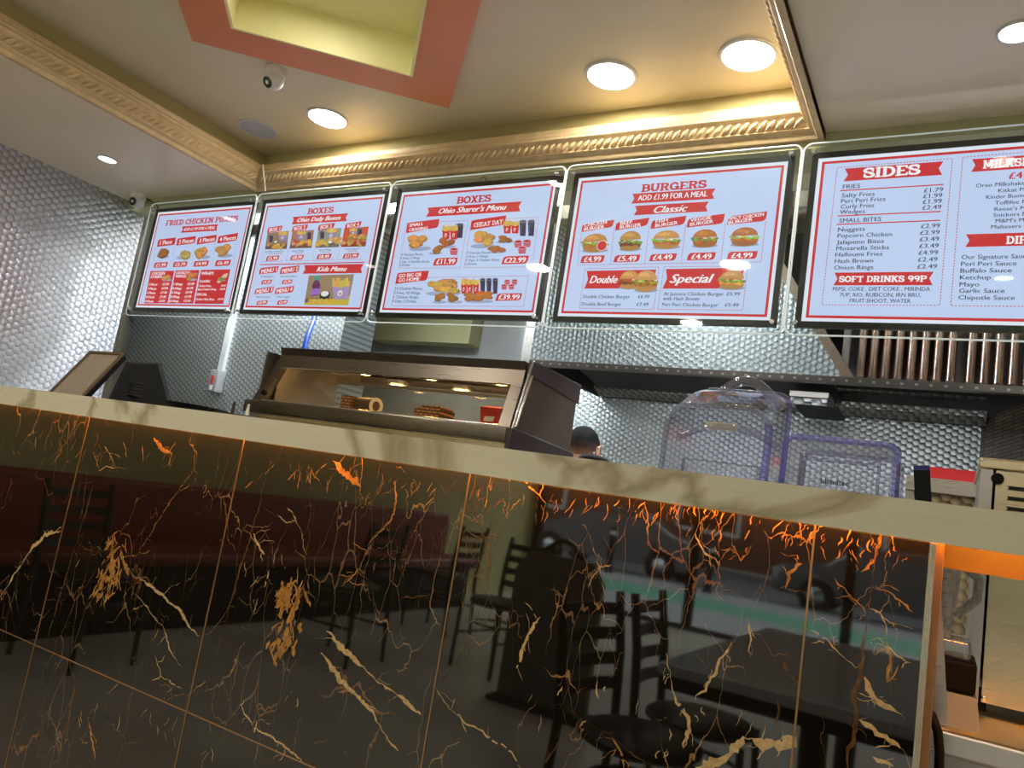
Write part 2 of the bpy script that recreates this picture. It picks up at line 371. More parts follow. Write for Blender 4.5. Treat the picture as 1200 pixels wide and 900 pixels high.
# shop front, far behind the camera: glazed between dark posts
b = MB()
for x in (-4.6, -2.55, -.9, .8, 2.9): b.box((x-.05, -6.56, 0), (x+.05, -6.46, 2.62))
b.box((XL, -6.56, 2.5), (XR, -6.46, 2.7)); b.box((XL, -6.55, 0), (XR, -6.47, .05))
b.box((XL, -6.57, 2.62), (XR, -6.47, 3.1))
sf = structure(b.build('window_1', BLACK))
structure(MB().box((XL, -6.517, .06), (XR, -6.509, 2.5)).build('window_2', clear('shop_glass', (245, 250, 248))))

# ------------------------------------------------------------------ backlit menu signs
YM = 2.67
MW, MH = .3299*YM, (.5122-.2725)*YM          # black frame, about 88 by 64 cm
MZ0 = EYE + .2725*YM
def menu_x(k): return (-1.6054 + .3527*k)*YM
PRINT, N_, L_, pb = new_mat('backlit_print')
at_ = N_.new('ShaderNodeAttribute'); at_.attribute_name = 'Col'
setin(pb, Base_Color=(.02, .02, .02, 1), Roughness=.4, Specular_IOR_Level=.2)
L_.new(at_.outputs['Color'], pb.inputs['Emission Color']); pb.inputs['Emission Strength'].default_value = 1.0
nz = N_.new('ShaderNodeTexNoise'); nz.inputs['Scale'].default_value = 2.2; tcx = N_.new('ShaderNodeTexCoord'); L_.new(tcx.outputs['Object'], nz.inputs[0])
mr = N_.new('ShaderNodeMapRange'); mr.inputs[3].default_value = .93; mr.inputs[4].default_value = 1.05; L_.new(nz.outputs['Fac'], mr.inputs[0]); L_.new(mr.outputs[0], pb.inputs['Emission Strength'])
PAPER, EDGEW, RED, INK, WHT = (199, 214, 247), (232, 238, 250), (208, 48, 52), (40, 44, 64), (250, 246, 250)

_tx = {}
def glyphs(s, bold=.0, shear=0.0):
    key = (s, bold, shear)
    if key not in _tx:
        c = bpy.data.curves.new('t', 'FONT'); c.body = s; c.size = 1; c.shear = shear; c.resolution_u = 2
        o = bpy.data.objects.new('t', c); me = bpy.data.meshes.new_from_object(o)
        vs = [v.co[:2] for v in me.vertices]; fs = [tuple(p.vertices) for p in me.polygons]
        bpy.data.objects.remove(o); bpy.data.meshes.remove(me); bpy.data.curves.remove(c)
        if bold:                             # heavier weight: the same letters again, a hair to each side
            n_ = len(vs); base, bf = vs, fs; vs = []; fs = []
            for i, dx in enumerate((-bold, 0, bold)): vs += [(x+dx, y) for x, y in base]; fs += [tuple(j+i*n_ for j in f) for f in bf]
        xs = [v[0] for v in vs]; ys = [v[1] for v in vs]
        _tx[key] = (vs, fs, min(xs), max(xs))
    return _tx[key]
# slab-serif capitals drawn as strokes: (points..., serif at start, serif at end), unit height
def arc(cx, cy, rx, ry, a0, a1, n=7): return [(cx+rx*math.cos(math.radians(a0+(a1-a0)*i/n)), cy+ry*math.sin(math.radians(a0+(a1-a0)*i/n))) for i in range(n+1)]
_S = arc(.33, .73, .24, .2, 20, 270, 9) + arc(.33, .27, .26, .2, 90, -160, 9)[1:]
SLAB = {
 'A': (.82, [([(.12, 0), (.41, .95)], 1, 0), ([(.70, 0), (.41, .95)], 1, 0), ([(.25, .34), (.57, .34)], 0, 0)]),
 'B': (.74, [([(.18, 0), (.18, 1)], 1, 1), ([(.18, .92), (.42, .92)]+arc(.42, .72, .2, .2, 90, -90)+[(.18, .52)], 0, 0), ([(.42, .52)]+arc(.44, .3, .23, .22, 90, -90)+[(.18, .08)], 0, 0)]),
 'C': (.72, [(arc(.40, .5, .3, .42, 40, 320, 12), 2, 0)]), 'D': (.78, [([(.18, 0), (.18, 1)], 1, 1), ([(.18, .92), (.36, .92)]+arc(.36, .5, .32, .42, 90, -90, 10)+[(.18, .08)], 0, 0)]),
 'E': (.70, [([(.18, 0), (.18, 1)], 1, 1), ([(.18, .92), (.62, .92)], 0, 2), ([(.18, .5), (.5, .5)], 0, 0), ([(.18, .08), (.64, .08)], 0, 3)]),
 'F': (.68, [([(.18, 0), (.18, 1)], 1, 1), ([(.18, .92), (.62, .92)], 0, 2), ([(.18, .48), (.5, .48)], 0, 0)]),
 'G': (.80, [(arc(.40, .5, .3, .42, 40, 345, 12), 2, 0), ([(.46, .42), (.76, .42)], 0, 0), ([(.69, .42), (.69, .05)], 0, 0)]),
 'H': (.86, [([(.18, 0), (.18, 1)], 1, 1), ([(.68, 0), (.68, 1)], 1, 1), ([(.18, .5), (.68, .5)], 0, 0)]),
 'I': (.40, [([(.2, 0), (.2, 1)], 1, 1)]), 'K': (.82, [([(.18, 0), (.18, 1)], 1, 1), ([(.22, .42), (.64, .97)], 0, 1), ([(.36, .56), (.68, .03)], 0, 1)]),
 'L': (.66, [([(.18, 0), (.18, 1)], 1, 1), ([(.18, .08), (.6, .08)], 0, 3)]),
 'M': (.98, [([(.16, 0), (.16, 1)], 1, 1), ([(.82, 0), (.82, 1)], 1, 1), ([(.16, .95), (.49, .2), (.82, .95)], 0, 0)]),
 'N': (.84, [([(.16, 0), (.16, 1)], 1, 1), ([(.68, 0), (.68, 1)], 0, 1), ([(.16, .97), (.68, .03)], 0, 0)]),
 'O': (.80, [(arc(.40, .5, .3, .42, 90, 450, 16), 0, 0)]), 'P': (.70, [([(.18, 0), (.18, 1)], 1, 1), ([(.18, .92), (.42, .92)]+arc(.42, .69, .21, .23, 90, -90)+[(.18, .46)], 0, 0)]),
 'R': (.78, [([(.18, 0), (.18, 1)], 1, 1), ([(.18, .92), (.42, .92)]+arc(.42, .71, .2, .21, 90, -90)+[(.18, .5)], 0, 0), ([(.42, .5), (.64, .03)], 0, 1)]),
 'S': (.66, [(_S, 2, 3)]), 'T': (.74, [([(.37, 0), (.37, .95)], 1, 0), ([(.07, .92), (.67, .92)], 2, 2)]),
 'U': (.82, [([(.17, 1), (.17, .36)]+arc(.41, .36, .24, .28, 180, 360)+[(.65, 1)], 1, 1)]),
 'V': (.80, [([(.12, 1), (.40, .03), (.68, 1)], 1, 1)]), 'W': (1.05, [([(.12, 1), (.32, .05), (.52, .8), (.72, .05), (.92, 1)], 1, 1)]),
 'X': (.80, [([(.14, 0), (.64, 1)], 1, 1), ([(.14, 1), (.64, 0)], 1, 1)]), 'Y': (.80, [([(.12, 1), (.40, .45), (.68, 1)], 1, 1), ([(.40, .5), (.40, 0)], 0, 1)]),
 '9': (.68, [(arc(.34, .68, .22, .24, -20, 340, 14), 0, 0), (arc(.2, .6, .36, .54, 10, -70, 6), 0, 0)]), ' ': (.36, [])}
def slab(s, wt=.17):
    vs = []; fs = []; x = 0
    def quad(p, q, t):
        d = Vector((q[0]-p[0], q[1]-p[1])); 
        if d.length < 1e-6: return
        d.normalize(); n = Vector((-d.y, d.x))*t/2; e_ = d*t*.12
        o = len(vs); vs.extend([(p[0]-n.x-e_.x, p[1]-n.y-e_.y), (q[0]-n.x+e_.x, q[1]-n.y+e_.y), (q[0]+n.x+e_.x, q[1]+n.y+e_.y), (p[0]+n.x-e_.x, p[1]+n.y-e_.y)]); fs.append((o, o+1, o+2, o+3))
    for ch in s:
        w_, st = SLAB[ch]
        for pts, s0, s1 in st:
            pp = [(x+a, b_) for a, b_ in pts]
            for p, q in zip(pp, pp[1:]): quad(p, q, wt*(.72 if abs(q[1]-p[1]) < .25*abs(q[0]-p[0]) else 1.0))
            for p, k in ((pp[0], s0), (pp[-1], s1)):
                if k == 1: yy = .055 if p[1] < .5 else .945; quad((p[0]-.17, yy), (p[0]+.17, yy), .11)
                if k == 2: quad((p[0], p[1]+.06), (p[0], p[1]-.22), .1)
                if k == 3: quad((p[0], p[1]-.06), (p[0], p[1]+.22), .1)
        x += w_
    return vs, fs, .03, x-.03

def homography(src, dst):
    """3x3 map from four source points to four targets, by Gauss elimination"""
    Am = []
    for (x, y), (X, Y) in zip(src, dst):
        Am.append([x, y, 1, 0, 0, 0, -x*X, -y*X, X]); Am.append([0, 0, 0, x, y, 1, -x*Y, -y*Y, Y])
    for i in range(8):
        p = max(range(i, 8), key=lambda r: abs(Am[r][i])); Am[i], Am[p] = Am[p], Am[i]
        Am[i] = [a/Am[i][i] for a in Am[i]]
        for r in range(8):
            if r != i: f_ = Am[r][i]; Am[r] = [a-f_*c_ for a, c_ in zip(Am[r], Am[i])]
    h = [Am[i][8] for i in range(8)] + [1]
    def f(x, y):
        d = h[6]*x+h[7]*y+1; return Vector(((h[0]*x+h[1]*y+h[2])/d, (h[3]*x+h[4]*y+h[5])/d))
    return f

class Poster:
    """flat printed sheet: local x to the right, local y up, 0..MW by 0..MH; printed layers lie 0.3 mm apart"""
    def __init__(s, k, quad=None, crop=None):
        s.k = k; s.b = MB(); s.n = 0
        s.map = homography(quad, [(0, MH), (MW, MH), (0, 0), (MW, 0)])
        s.rect(.021, .021, MW-.021, MH-.021, EDGEW)
        for q in ((.034, .034, MW-.034, .043), (.034, MH-.043, MW-.034, MH-.034), (.034, .034, .043, MH-.034), (MW-.043, .034, MW-.034, MH-.034)): pass
        s.rect(.034, .034, MW-.034, MH-.034, RED); s.rect(.0435, .0435, MW-.0435, MH-.0435, PAPER)
    def raw(s, pts, faces, col):
        s.n += 1; y = YM - .004 - s.n*.00002; x0 = menu_x(s.k); c = lin(col)
        s.b.add([(x0+p[0], y, MZ0+p[1]) for p in pts], faces, 0, c)
    def rect(s, x0, y0, x1, y1, col): s.raw([(x0, y0), (x1, y0), (x1, y1), (x0, y1)], [(0, 1, 2, 3)], col)
    def poly(s, px, col):
        q = [s.map(*p) for p in px]; s.raw(q, [tuple(range(len(q)))], col)
    def ellipse(s, cx, cy, rx, ry, col, a0=0, a1=360, n=16, rot=0):
        c = s.map(cx, cy); ux = (s.map(cx+rx, cy)-c).length; uy = (s.map(cx, cy+ry)-c).length; cr, sr = math.cos(rot), math.sin(rot); q = []
        for i in range(n):
            a = math.radians(a0+(a1-a0)*i/(n-1 if a1-a0 < 360 else n)); X, Y = ux*math.cos(a), uy*math.sin(a); q.append((c.x+X*cr-Y*sr, c.y+X*sr+Y*cr))
        s.raw(q, [tuple(range(n))], col)
    def blob(s, cx, cy, rx, ry, col, rng, n=12, wob=.18):
        c = s.map(cx, cy); ux = (s.map(cx+rx, cy)-c).length; uy = (s.map(cx, cy+ry)-c).length
        q = []
        for i in range(n):
            a = 2*PI*i/n; k = 1+rng.uniform(-wob, wob); q.append((c.x+ux*k*math.cos(a), c.y+uy*k*math.sin(a)))
        s.raw(q, [tuple(range(n))], col)
    def text(s, t, xl, yl, xr, yr, h, col=INK, style='n'):
        a, b_ = s.map(xl, yl), s.map(xr, yr); d = b_-a; Wd = d.length; ang = math.atan2(d.y, d.x)
        mid = (a+b_)/2
        H_ = (s.map((xl+xr)/2, (yl+yr)/2+h/2)-s.map((xl+xr)/2, (yl+yr)/2-h/2)).length
        if abs(ang) < math.radians(2.2): ang = 0
        if style == 'slab' and h < 23: style = 'b'
        if style == 'slab': vs, fs, x0, x1 = slab(t, .205 if h >= 28 else .15); cap = 1.0
        else:
            bold, sh = {'n': (.010, 0), 'b': (.028, 0), 'i': (.024, .25), 's': (.032, .34)}[style]
            vs, fs, x0, x1 = glyphs(t, bold, sh); cap = .70
        kx, ky = Wd/(x1-x0), H_/cap; cr, sr = math.cos(ang), math.sin(ang); q = []
        for x, y in vs:
            X, Y = (x-x0)*kx - Wd/2, (y-cap/2)*ky; q.append((mid.x+X*cr-Y*sr, mid.y+X*sr+Y*cr))
        s.raw(q, fs, col)
    def banner(s, xl, yl, xr, yr, h, col=RED, notch=.5):
        a, b_ = s.map(xl, yl), s.map(xr, yr); y = (a.y+b_.y)/2; hh = (s.map(xl, yl+h/2)-s.map(xl, yl-h/2)).length/2
        s.raw([(a.x, y-hh), (b_.x, y-hh), (b_.x-hh*notch, y), (b_.x, y+hh), (a.x, y+hh), (a.x+hh*notch, y)], [(0, 1, 2, 3, 4, 5)], col)
    def tagbox(s, q, col=RED):
        """slanted price or name tag with two rounded corners"""
        m = [s.map(*p) for p in q]; out = []
        for i, p in enumerate(m):
            if i in (1, 3): out.append(p); continue
            a, c = m[i-1], m[(i+1) % 4]; r_ = min(.012, (a-p).length*.35, (c-p).length*.35); u = (a-p).normalized()*r_; v = (c-p).normalized()*r_
            out += [p+u, p+u*.3+v*.3, p+v]
        s.raw(out, [tuple(range(len(out)))], col)
    def dots(s, px, close=False, col=(196, 70, 84), step=.0095, sz=.0034):
        m = [s.map(*p) for p in px]; m += [m[0]] if close else []
        vs = []; fs = []
        for p, q in zip(m, m[1:]):
            L_ = (q-p).length; k = max(1, int(L_/step)); d = (q-p)/L_; n = Vector((-d.y, d.x))
            for i in range(k):
                c = p + d*(L_*(i+.5)/k); u = d*sz*.8; w_ = n*sz*.38; o = len(vs)
                vs += [c-u-w_, c+u-w_, c+u+w_, c-u+w_]; fs.append((o, o+1, o+2, o+3))
        s.raw(vs, fs, col)
    def line(s, x0, y0, x1, y1, h, col=RED):
        a, b_ = s.map(x0, y0), s.map(x1, y1); y = (a.y+b_.y)/2; hh = (s.map(x0, y0+h/2)-s.map(x0, y0-h/2)).length/2
        s.raw([(a.x, y-hh), (b_.x, y-hh), (b_.x, y+hh), (a.x, y+hh)], [(0, 1, 2, 3)], col)
    # ---- printed food
    def burger(s, cx, cy, w_, h, bun=(196, 138, 70), seed=1, green=(132, 160, 60), fill=(176, 108, 48)):
        g = random.Random(seed)
        s.ellipse(cx, cy+h*.42, w_*.5, h*.1, (150, 156, 182))
        s.ellipse(cx, cy+h*.26, w_*.46, h*.24, tuple(int(c*.92) for c in bun))
        for i in range(9): s.blob(cx-w_*.4+w_*.1*i, cy+h*.16+g.uniform(-.04, .04)*h, w_*.08, h*.1, tuple(int(c*g.uniform(.85, 1.15)) for c in fill), g)
        for i in range(11): s.blob(cx-w_*.45+w_*.09*i, cy+h*.04+g.uniform(-.06, .06)*h, w_*.075, h*.075, tuple(min(255, int(c*g.uniform(.8, 1.25))) for c in green), g)
        for i in range(4): s.blob(cx+g.uniform(-.36, .36)*w_, cy+h*.02, w_*.07, h*.04, g.choice([(236, 226, 200), (190, 60, 40), (228, 190, 90)]), g)
        s.ellipse(cx, cy-h*.04, w_*.46, h*.42, bun, 0, 180, 14)
        s.ellipse(cx-w_*.08, cy-h*.16, w_*.26, h*.2, tuple(min(255, int(c*1.14)) for c in bun), 10, 170, 10)
        for i in range(12): s.ellipse(cx+g.uniform(-.3, .3)*w_, cy-h*g.uniform(.14, .38), w_*.014, h*.014, (240, 222, 180), n=6)
    def chicken(s, cx, cy, w_, h, n=4, seed=1, base=(214, 158, 84)):
        g = random.Random(seed); s.ellipse(cx, cy+h*.4, w_*.5, h*.14, (160, 168, 198))
        pts = sorted([(cx+g.uniform(-.34, .34)*w_ if n > 1 else cx, cy+g.uniform(-.3, .28)*h if n > 1 else cy) for _ in range(n)], key=lambda p: p[1])
        k = 1.0 if n == 1 else max(.36, 1.08/math.sqrt(n))
        for (x, y) in pts:
            c = tuple(int(v*g.uniform(.88, 1.1)) for v in base)
            s.blob(x, y, w_*.5*k, h*.5*k, tuple(int(v*.78) for v in c), g)
            s.blob(x-w_*.02, y-h*.04, w_*.43*k, h*.42*k, c, g)
            for _ in range(5): s.blob(x+g.uniform(-.25, .25)*w_*k, y+g.uniform(-.28, .2)*h*k, w_*.11*k, h*.09*k, tuple(min(255, int(v*g.uniform(.75, 1.22))) for v in c), g, 7)
    def fries(s, cx, cy, w_, h, n=1, box=(204, 42, 40)):
        g = random.Random(int(cx)); ww = w_/n*1.1
        for i in range(n):
            x = cx-w_/2+w_*(i+.5)/n
            for j in range(9):
                a = x-ww*.4+ww*.1*j; tp = cy-h*.5+g.uniform(0, .18)*h; s.poly([(a-ww*.05, cy), (a+ww*.05, cy), (a+ww*.06, tp), (a-ww*.04, tp)], (int(228*g.uniform(.88, 1.05)), int(186*g.uniform(.85, 1.08)), 86))
            s.poly([(x-ww*.44, cy-h*.1), (x, cy-h*.02), (x+ww*.44, cy-h*.12), (x+ww*.36, cy+h*.5), (x-ww*.36, cy+h*.5)], box)
            s.ellipse(x-ww*.05, cy+h*.22, ww*.13, h*.13, (240, 226, 224)); s.ellipse(x-ww*.05, cy+h*.24, ww*.07, h*.07, box)
    def cup(s, cx, cy, w_, h, n=1):
        for i in range(n):
            x = cx-w_/2+w_*(i+.5)/n; ww = w_/n
            s.poly([(x-ww*.42, cy-h*.42), (x+ww*.42, cy-h*.42), (x+ww*.32, cy+h*.5), (x-ww*.32, cy+h*.5)], (58, 52, 74))
            s.ellipse(x, cy-h*.42, ww*.45, h*.09, (136, 136, 164)); s.ellipse(x, cy-h*.41, ww*.34, h*.055, (80, 66, 78))
            s.poly([(x-ww*.3, cy-h*.2), (x-ww*.2, cy-h*.2), (x-ww*.18, cy+h*.35), (x-ww*.25, cy+h*.35)], (112, 108, 136))
    def dip(s, cx, cy, w_, h):
        s.poly([(cx-w_*.5, cy-h*.25), (cx+w_*.5, cy-h*.25), (cx+w_*.36, cy+h*.5), (cx-w_*.36, cy+h*.5)], (200, 96, 112)); s.ellipse(cx, cy-h*.25, w_*.52, h*.22, (224, 170, 186)); s.ellipse(cx, cy-h*.24, w_*.4, h*.14, (176, 30, 44))
    def photo(s, q, seed, bg, parts):
        """a printed photograph: background and heaps of food"""
        g = random.Random(seed); s.poly(q, bg)
        x0 = min(p[0] for p in q); x1 = max(p[0] for p in q); y0 = min(p[1] for p in q); y1 = max(p[1] for p in q)
        def uv(u, v):
            a = Vector(q[0]).lerp(Vector(q[1]), u); c = Vector(q[3]).lerp(Vector(q[2]), u); p = a.lerp(c, v); return p.x, p.y
        W_, H_ = (x1-x0)*.9, y1-y0
        s.poly([uv(0, .78), uv(1, .74), uv(1, 1), uv(0, 1)], tuple(int(c*.7) for c in bg))
        for kind, u, v, r_ in parts:
            x, y = uv(u, v)
            if kind == 'cup': s.cup(x, y, W_*r_, H_*r_*1.6)
            elif kind == 'fries': s.fries(x, y, W_*r_, H_*r_*1.3, 1, (150, 134, 170))
            elif kind == 'dip': s.ellipse(x, y, W_*r_*.5, H_*r_*.4, (52, 44, 48)); s.ellipse(x, y-H_*.02, W_*r_*.38, H_*r_*.28, (232, 230, 220))
            elif kind == 'burger': s.burger(x, y, W_*r_, H_*r_, seed=int(u*99))
            elif kind == 'gold':
                for _ in range(12): s.blob(x+g.uniform(-.5, .5)*W_*r_, y+g.uniform(-.22, .22)*H_*r_, W_*.075, H_*.085, (int(g.uniform(196, 226)), int(g.uniform(140, 184)), int(g.uniform(60, 92))), g, 9)
            elif kind == 'mix':
                for _ in range(12): s.blob(x+g.uniform(-.5, .5)*W_*r_, y+g.uniform(-.22, .22)*H_*r_, W_*.08, H_*.08, g.choice([(204, 132, 70), (180, 84, 52), (220, 170, 90), (150, 170, 80), (214, 150, 110)]), g, 9)
    def finish(s, parent):
        o = s.b.build('printed_poster', PRINT, parent)
        ca = o.data.color_attributes.new('Col', 'FLOAT_COLOR', 'CORNER'); buf = []
        for f, c in zip(s.b.f, s.b.col): buf += [c[0], c[1], c[2], 1.0]*len(f)
        ca.data.foreach_set('color', buf); return o

FRAME_BLACK = mat('black_gloss_frame', (14, 14, 16), .3, vary=.05)
ACRYL = clear('clear_acrylic', (250, 253, 253)); ACRYL_EDGE = glow('lit_acrylic_edge', (205, 222, 226), .32)
SCREW = brushed('steel_screw', (210, 210, 212), .2, 2)
def rounded(x0, z0, x1, z1, r_, n=6):
    out = []
    for cx, cz, a0 in ((x1-r_, z1-r_, 0), (x0+r_, z1-r_, 90), (x0+r_, z0+r_, 180), (x1-r_, z0+r_, 270)):
        out += [(cx+r_*math.cos(math.radians(a0+90*i/n)), cz+r_*math.sin(math.radians(a0+90*i/n))) for i in range(n+1)]
    return out
def sign(k, label, poster):
    x0 = menu_x(k); t = thing('menu_sign', label, 'menu board', (x0+MW/2, YM+.02, MZ0), 'backlit menu boards')
    fr = MB(); z0, z1, x1 = MZ0, MZ0+MH, x0+MW
    for q in (((x0, YM-.008, z0), (x1, YM+.012, z0+.021)), ((x0, YM-.008, z1-.021), (x1, YM+.012, z1)), ((x0, YM-.008, z0+.021), (x0+.021, YM+.012, z1-.021)), ((x1-.021, YM-.008, z0+.021), (x1, YM+.012, z1-.021))): fr.box(*q)
    fr.box((x0+.004, YM, z0+.004), (x1-.004, YM+.012, z1-.004))
    fr.build('frame', FRAME_BLACK, t)
    poster.finish(t)
    ol = rounded(x0-.0268, z0-.033, x1+.0268, z1+.027, .03)
    ac = MB().prism([(x, YM-.030, z) for x, z in ol], (0, .006, 0)).build('acrylic_cover', ACRYL, t, label='clear acrylic cover sheet')
    MB().tube([(x, YM-.027, z) for x, z in ol], .0032, 6, closed=True).build('lit_edge', ACRYL_EDGE, ac)
    for (a, c) in ((x0+.008, z1-.008), (x1-.008, z1-.008), (x0+.008, z0+.008), (x1-.008, z0+.008)):
        MB().lathe([(0, -.046), (.007, -.046), (.009, -.042), (.009, -.032), (.006, -.030), (.006, -.006)], (a, YM, c), 14, (0, 1, 0)).build('standoff_screw', SCREW, t, smooth=40)
    for a in (x0+.12, x1-.16): MB().box((a, YM+.012, z1-.10), (a+.04, YB, z1-.06)).build('wall_bracket', STEEL, t)
    return t
def px(quad, s_, ox, oy):                    # outer frame corners as read on an enlarged view
    return [((u-ox)*s_, (v-oy)*s_) for u, v in quad]

# ---- sign 1: fried chicken pieces
p = Poster(0, px([(185.5, 243.2), (303.2, 236), (156.2, 362), (272.9, 365.3)], 6.43, 150, 230))
p.text('FRIED CHICKEN PIECES', 298, 195, 844, 160, 38, RED, 'slab'); p.banner(415, 247, 692, 226, 44); p.text('ADD £1.99 FOR A MEAL', 430, 244, 672, 228, 22, WHT, 'i')
for q, t_, a in ((((236, 315), (372, 300), (364, 355), (228, 370)), '1 Piece', (250, 340, 344, 330)), (((384, 310), (526, 292), (518, 346), (374, 362)), '2 Pieces', (394, 335, 510, 322)),
                 (((538, 305), (684, 284), (676, 338), (530, 358)), '3 Pieces', (550, 328, 668, 314)), (((695, 298), (844, 274), (834, 330), (686, 352)), '4 Pieces', (704, 322, 828, 306))):
    p.tagbox(q); p.text(t_, *a, 30, WHT, 'b')
p.chicken(275, 418, 84, 72, 1, 3, (176, 100, 52)); p.chicken(428, 415, 110, 95, 3, 5); p.chicken(585, 415, 105, 95, 3, 9); p.chicken(745, 405, 118, 98, 4, 12)
for q, t_, a in ((((212, 488), (314, 486), (302, 526), (204, 528)), '£1.99', (222, 508, 296, 506)), (((358, 486), (464, 482), (454, 522), (350, 525)), '£3.79', (368, 505, 446, 502)),
                 (((514, 482), (626, 478), (614, 520), (506, 524)), '£4.99', (526, 502, 606, 499)), (((676, 478), (790, 474), (780, 518), (668, 522)), '£6.49', (688, 499, 772, 495))):
    p.tagbox(q); p.text(t_, *a, 24, WHT, 'b')
for c in ((220, 375, 196, 535), (365, 362, 345, 535), (520, 355, 494, 530), (672, 345, 650, 530), (836, 335, 806, 528)): p.dots([c[:2], c[2:]])
p.poly([(180, 552), (362, 552), (308, 795), (130, 795)], RED); p.poly([(372, 550), (552, 548), (504, 798), (318, 796)], RED); p.poly([(565, 548), (785, 546), (728, 802), (512, 800)], RED)
p.text('CHICKEN', 190, 571, 290, 569, 20, WHT, 'slab'); p.text('STRIPS', 182, 596, 268, 595, 20, WHT, 'slab'); p.chicken(305, 600, 78, 52, 3, 21)
p.text('CRUNCHY', 375, 569, 480, 567, 20, WHT, 'slab'); p.text('WINGS', 370, 594, 452, 593, 20, WHT, 'slab'); p.chicken(498, 597, 72, 58, 4, 22, (206, 138, 70))
p.text('WRAPS', 568, 575, 662, 573, 22, WHT, 'slab'); p.poly([(680, 640), (740, 580), (768, 575), (760, 600), (700, 650)], (224, 196, 160)); p.chicken(722, 612, 60, 40, 4, 24, (150, 140, 80))
for i, (n_, a, m, c) in enumerate((('2 Pieces', '£2.99', '5 Wings', '£3.49'), ('4 Pieces', '£4.99', '10 Wings', '£6.49'), ('5 Pieces', '£7.49', '15 Wings', '£9.99'), ('8 Pieces', '£9.49', '20 Wings', '£11.99'), ('10 Pieces', '£10.99', '30 Wings', '£17.49'))):
    y = 653+31.5*i; d = -7.5*i
    p.text(n_, 170+d, y, 234+d, y, 17, WHT, 'b'); p.text(a, 274+d, y-1, 322+d, y-1, 17, WHT, 'b'); p.text(m, 354+d, y, 426+d, y, 17, WHT, 'b'); p.text(c, 464+d, y-1, 514+d, y-1, 17, WHT, 'b')
p.text('CLASSIC', 555, 634, 636, 633, 17, WHT, 'slab'); p.text('Chicken Wrap', 546, 668, 642, 667, 14, WHT, 'b'); p.text('£4.49', 716, 667, 752, 667, 14, WHT, 'b')
p.text('Spicy Chicken Wrap', 540, 694, 680, 693, 14, WHT, 'b'); p.text('£4.49', 708, 693, 746, 693, 14, WHT, 'b'); p.text('SPECIAL', 532, 732, 612, 731, 17, WHT, 'slab')
p.text('Chicken Tikka Wrap', 524, 768, 665, 767, 14, WHT, 'b'); p.text('£5.49', 692, 767, 732, 767, 14, WHT, 'b')
sign(0, 'backlit menu board headed FRIED CHICKEN PIECES, smallest looking, by the steel side wall', p)

# ---- sign 2: boxes, daily boxes and kids menu
p = Poster(1, px([(310.1, 235.5), (456.5, 223.4), (281.7, 366.4), (428.1, 371.6)], 5.806, 280, 220))
p.text('BOXES', 468, 167, 642, 152, 38, RED, 'slab'); p.banner(362, 232, 738, 200, 48); p.text('Ohio Daily Boxes', 398, 222, 694, 208, 28, WHT, 's')
ph = ((((196, 310), (340, 295), (325, 418), (180, 420)), (150, 122, 98), (('cup', .2, .35, .24), ('fries', .75, .25, .42), ('dip', .45, .6, .2), ('gold', .5, .8, .8))),
      (((365, 300), (512, 290), (495, 412), (345, 415)), (170, 120, 100), (('fries', .45, .25, .4), ('cup', .8, .3, .24), ('mix', .5, .75, .85), ('gold', .7, .7, .5))),
      (((540, 290), (698, 278), (680, 408), (522, 412)), (150, 150, 130), (('cup', .2, .3, .24), ('fries', .6, .25, .45), ('gold', .25, .75, .5), ('gold', .8, .65, .5), ('dip', .6, .75, .24))),
      (((718, 285), (884, 270), (862, 405), (696, 408)), (206, 84, 50), (('fries', .4, .2, .3), ('cup', .66, .25, .24), ('burger', .4, .5, .38), ('burger', .8, .55, .4), ('mix', .4, .8, .8))))
for i, (q, bg, parts) in enumerate(ph): p.photo(q, 40+i, bg, parts)
for q, t_, a in ((((205, 275), (302, 262), (294, 298), (198, 312)), 'BOX 1', (213, 292, 286, 282)), (((372, 268), (474, 255), (466, 290), (364, 303)), 'BOX 2', (380, 284, 456, 274)),
                 (((546, 260), (656, 246), (646, 280), (540, 296)), 'BOX 3', (558, 276, 634, 266)), (((730, 252), (838, 235), (830, 270), (722, 288)), 'BOX 4', (740, 268, 820, 256))):
    p.tagbox(q); p.text(t_, *a, 24, WHT, 'b')
for q, t_, a in ((((198, 468), (282, 464), (272, 496), (190, 500)), '£5.99', (204, 484, 268, 480)), (((362, 464), (448, 460), (438, 492), (354, 496)), '£8.99', (370, 479, 434, 475)),
                 (((540, 458), (636, 454), (624, 488), (532, 492)), '£8.49', (548, 474, 618, 471)), (((718, 456), (822, 450), (812, 484), (708, 488)), '£11.99', (726, 471, 806, 467))):
    p.tagbox(q); p.text(t_, *a, 22, WHT, 'b')
for t_, a in (('Spicy Wings, Chicken Strip', (184, 437, 310, 435)), ('Spicy Wings', (368, 434, 446, 432)), ('Spicy Wings', (552, 429, 632, 427)), ('Chicken Burger', (726, 425, 820, 422))):
    p.text(t_, *a, 10); p.text('Fries & Drink', a[0]+20, a[1]+14, a[2]-10, a[3]+14, 9, (176, 60, 70))
for c in ((180, 420, 162, 505, 305, 502), (345, 415, 325, 500, 485, 500), (522, 412, 498, 500, 660, 496), (696, 408, 672, 496, 845, 494)): p.dots([c[:2], c[2:4], c[4:]])
p.line(148, 525, 858, 514, 6)
for q, t_, a in ((((152, 548), (278, 535), (268, 578), (144, 590)), 'MENU 1', (160, 572, 264, 556)), (((292, 545), (418, 532), (410, 578), (284, 590)), 'MENU 2', (300, 570, 408, 553)),
                 (((122, 688), (246, 672), (238, 712), (114, 725)), 'MENU 3', (128, 708, 236, 690)), (((258, 685), (382, 670), (374, 712), (250, 725)), 'MENU 4', (264, 706, 370, 690))):
    p.tagbox(q); p.text(t_, *a, 28, WHT, 'b')
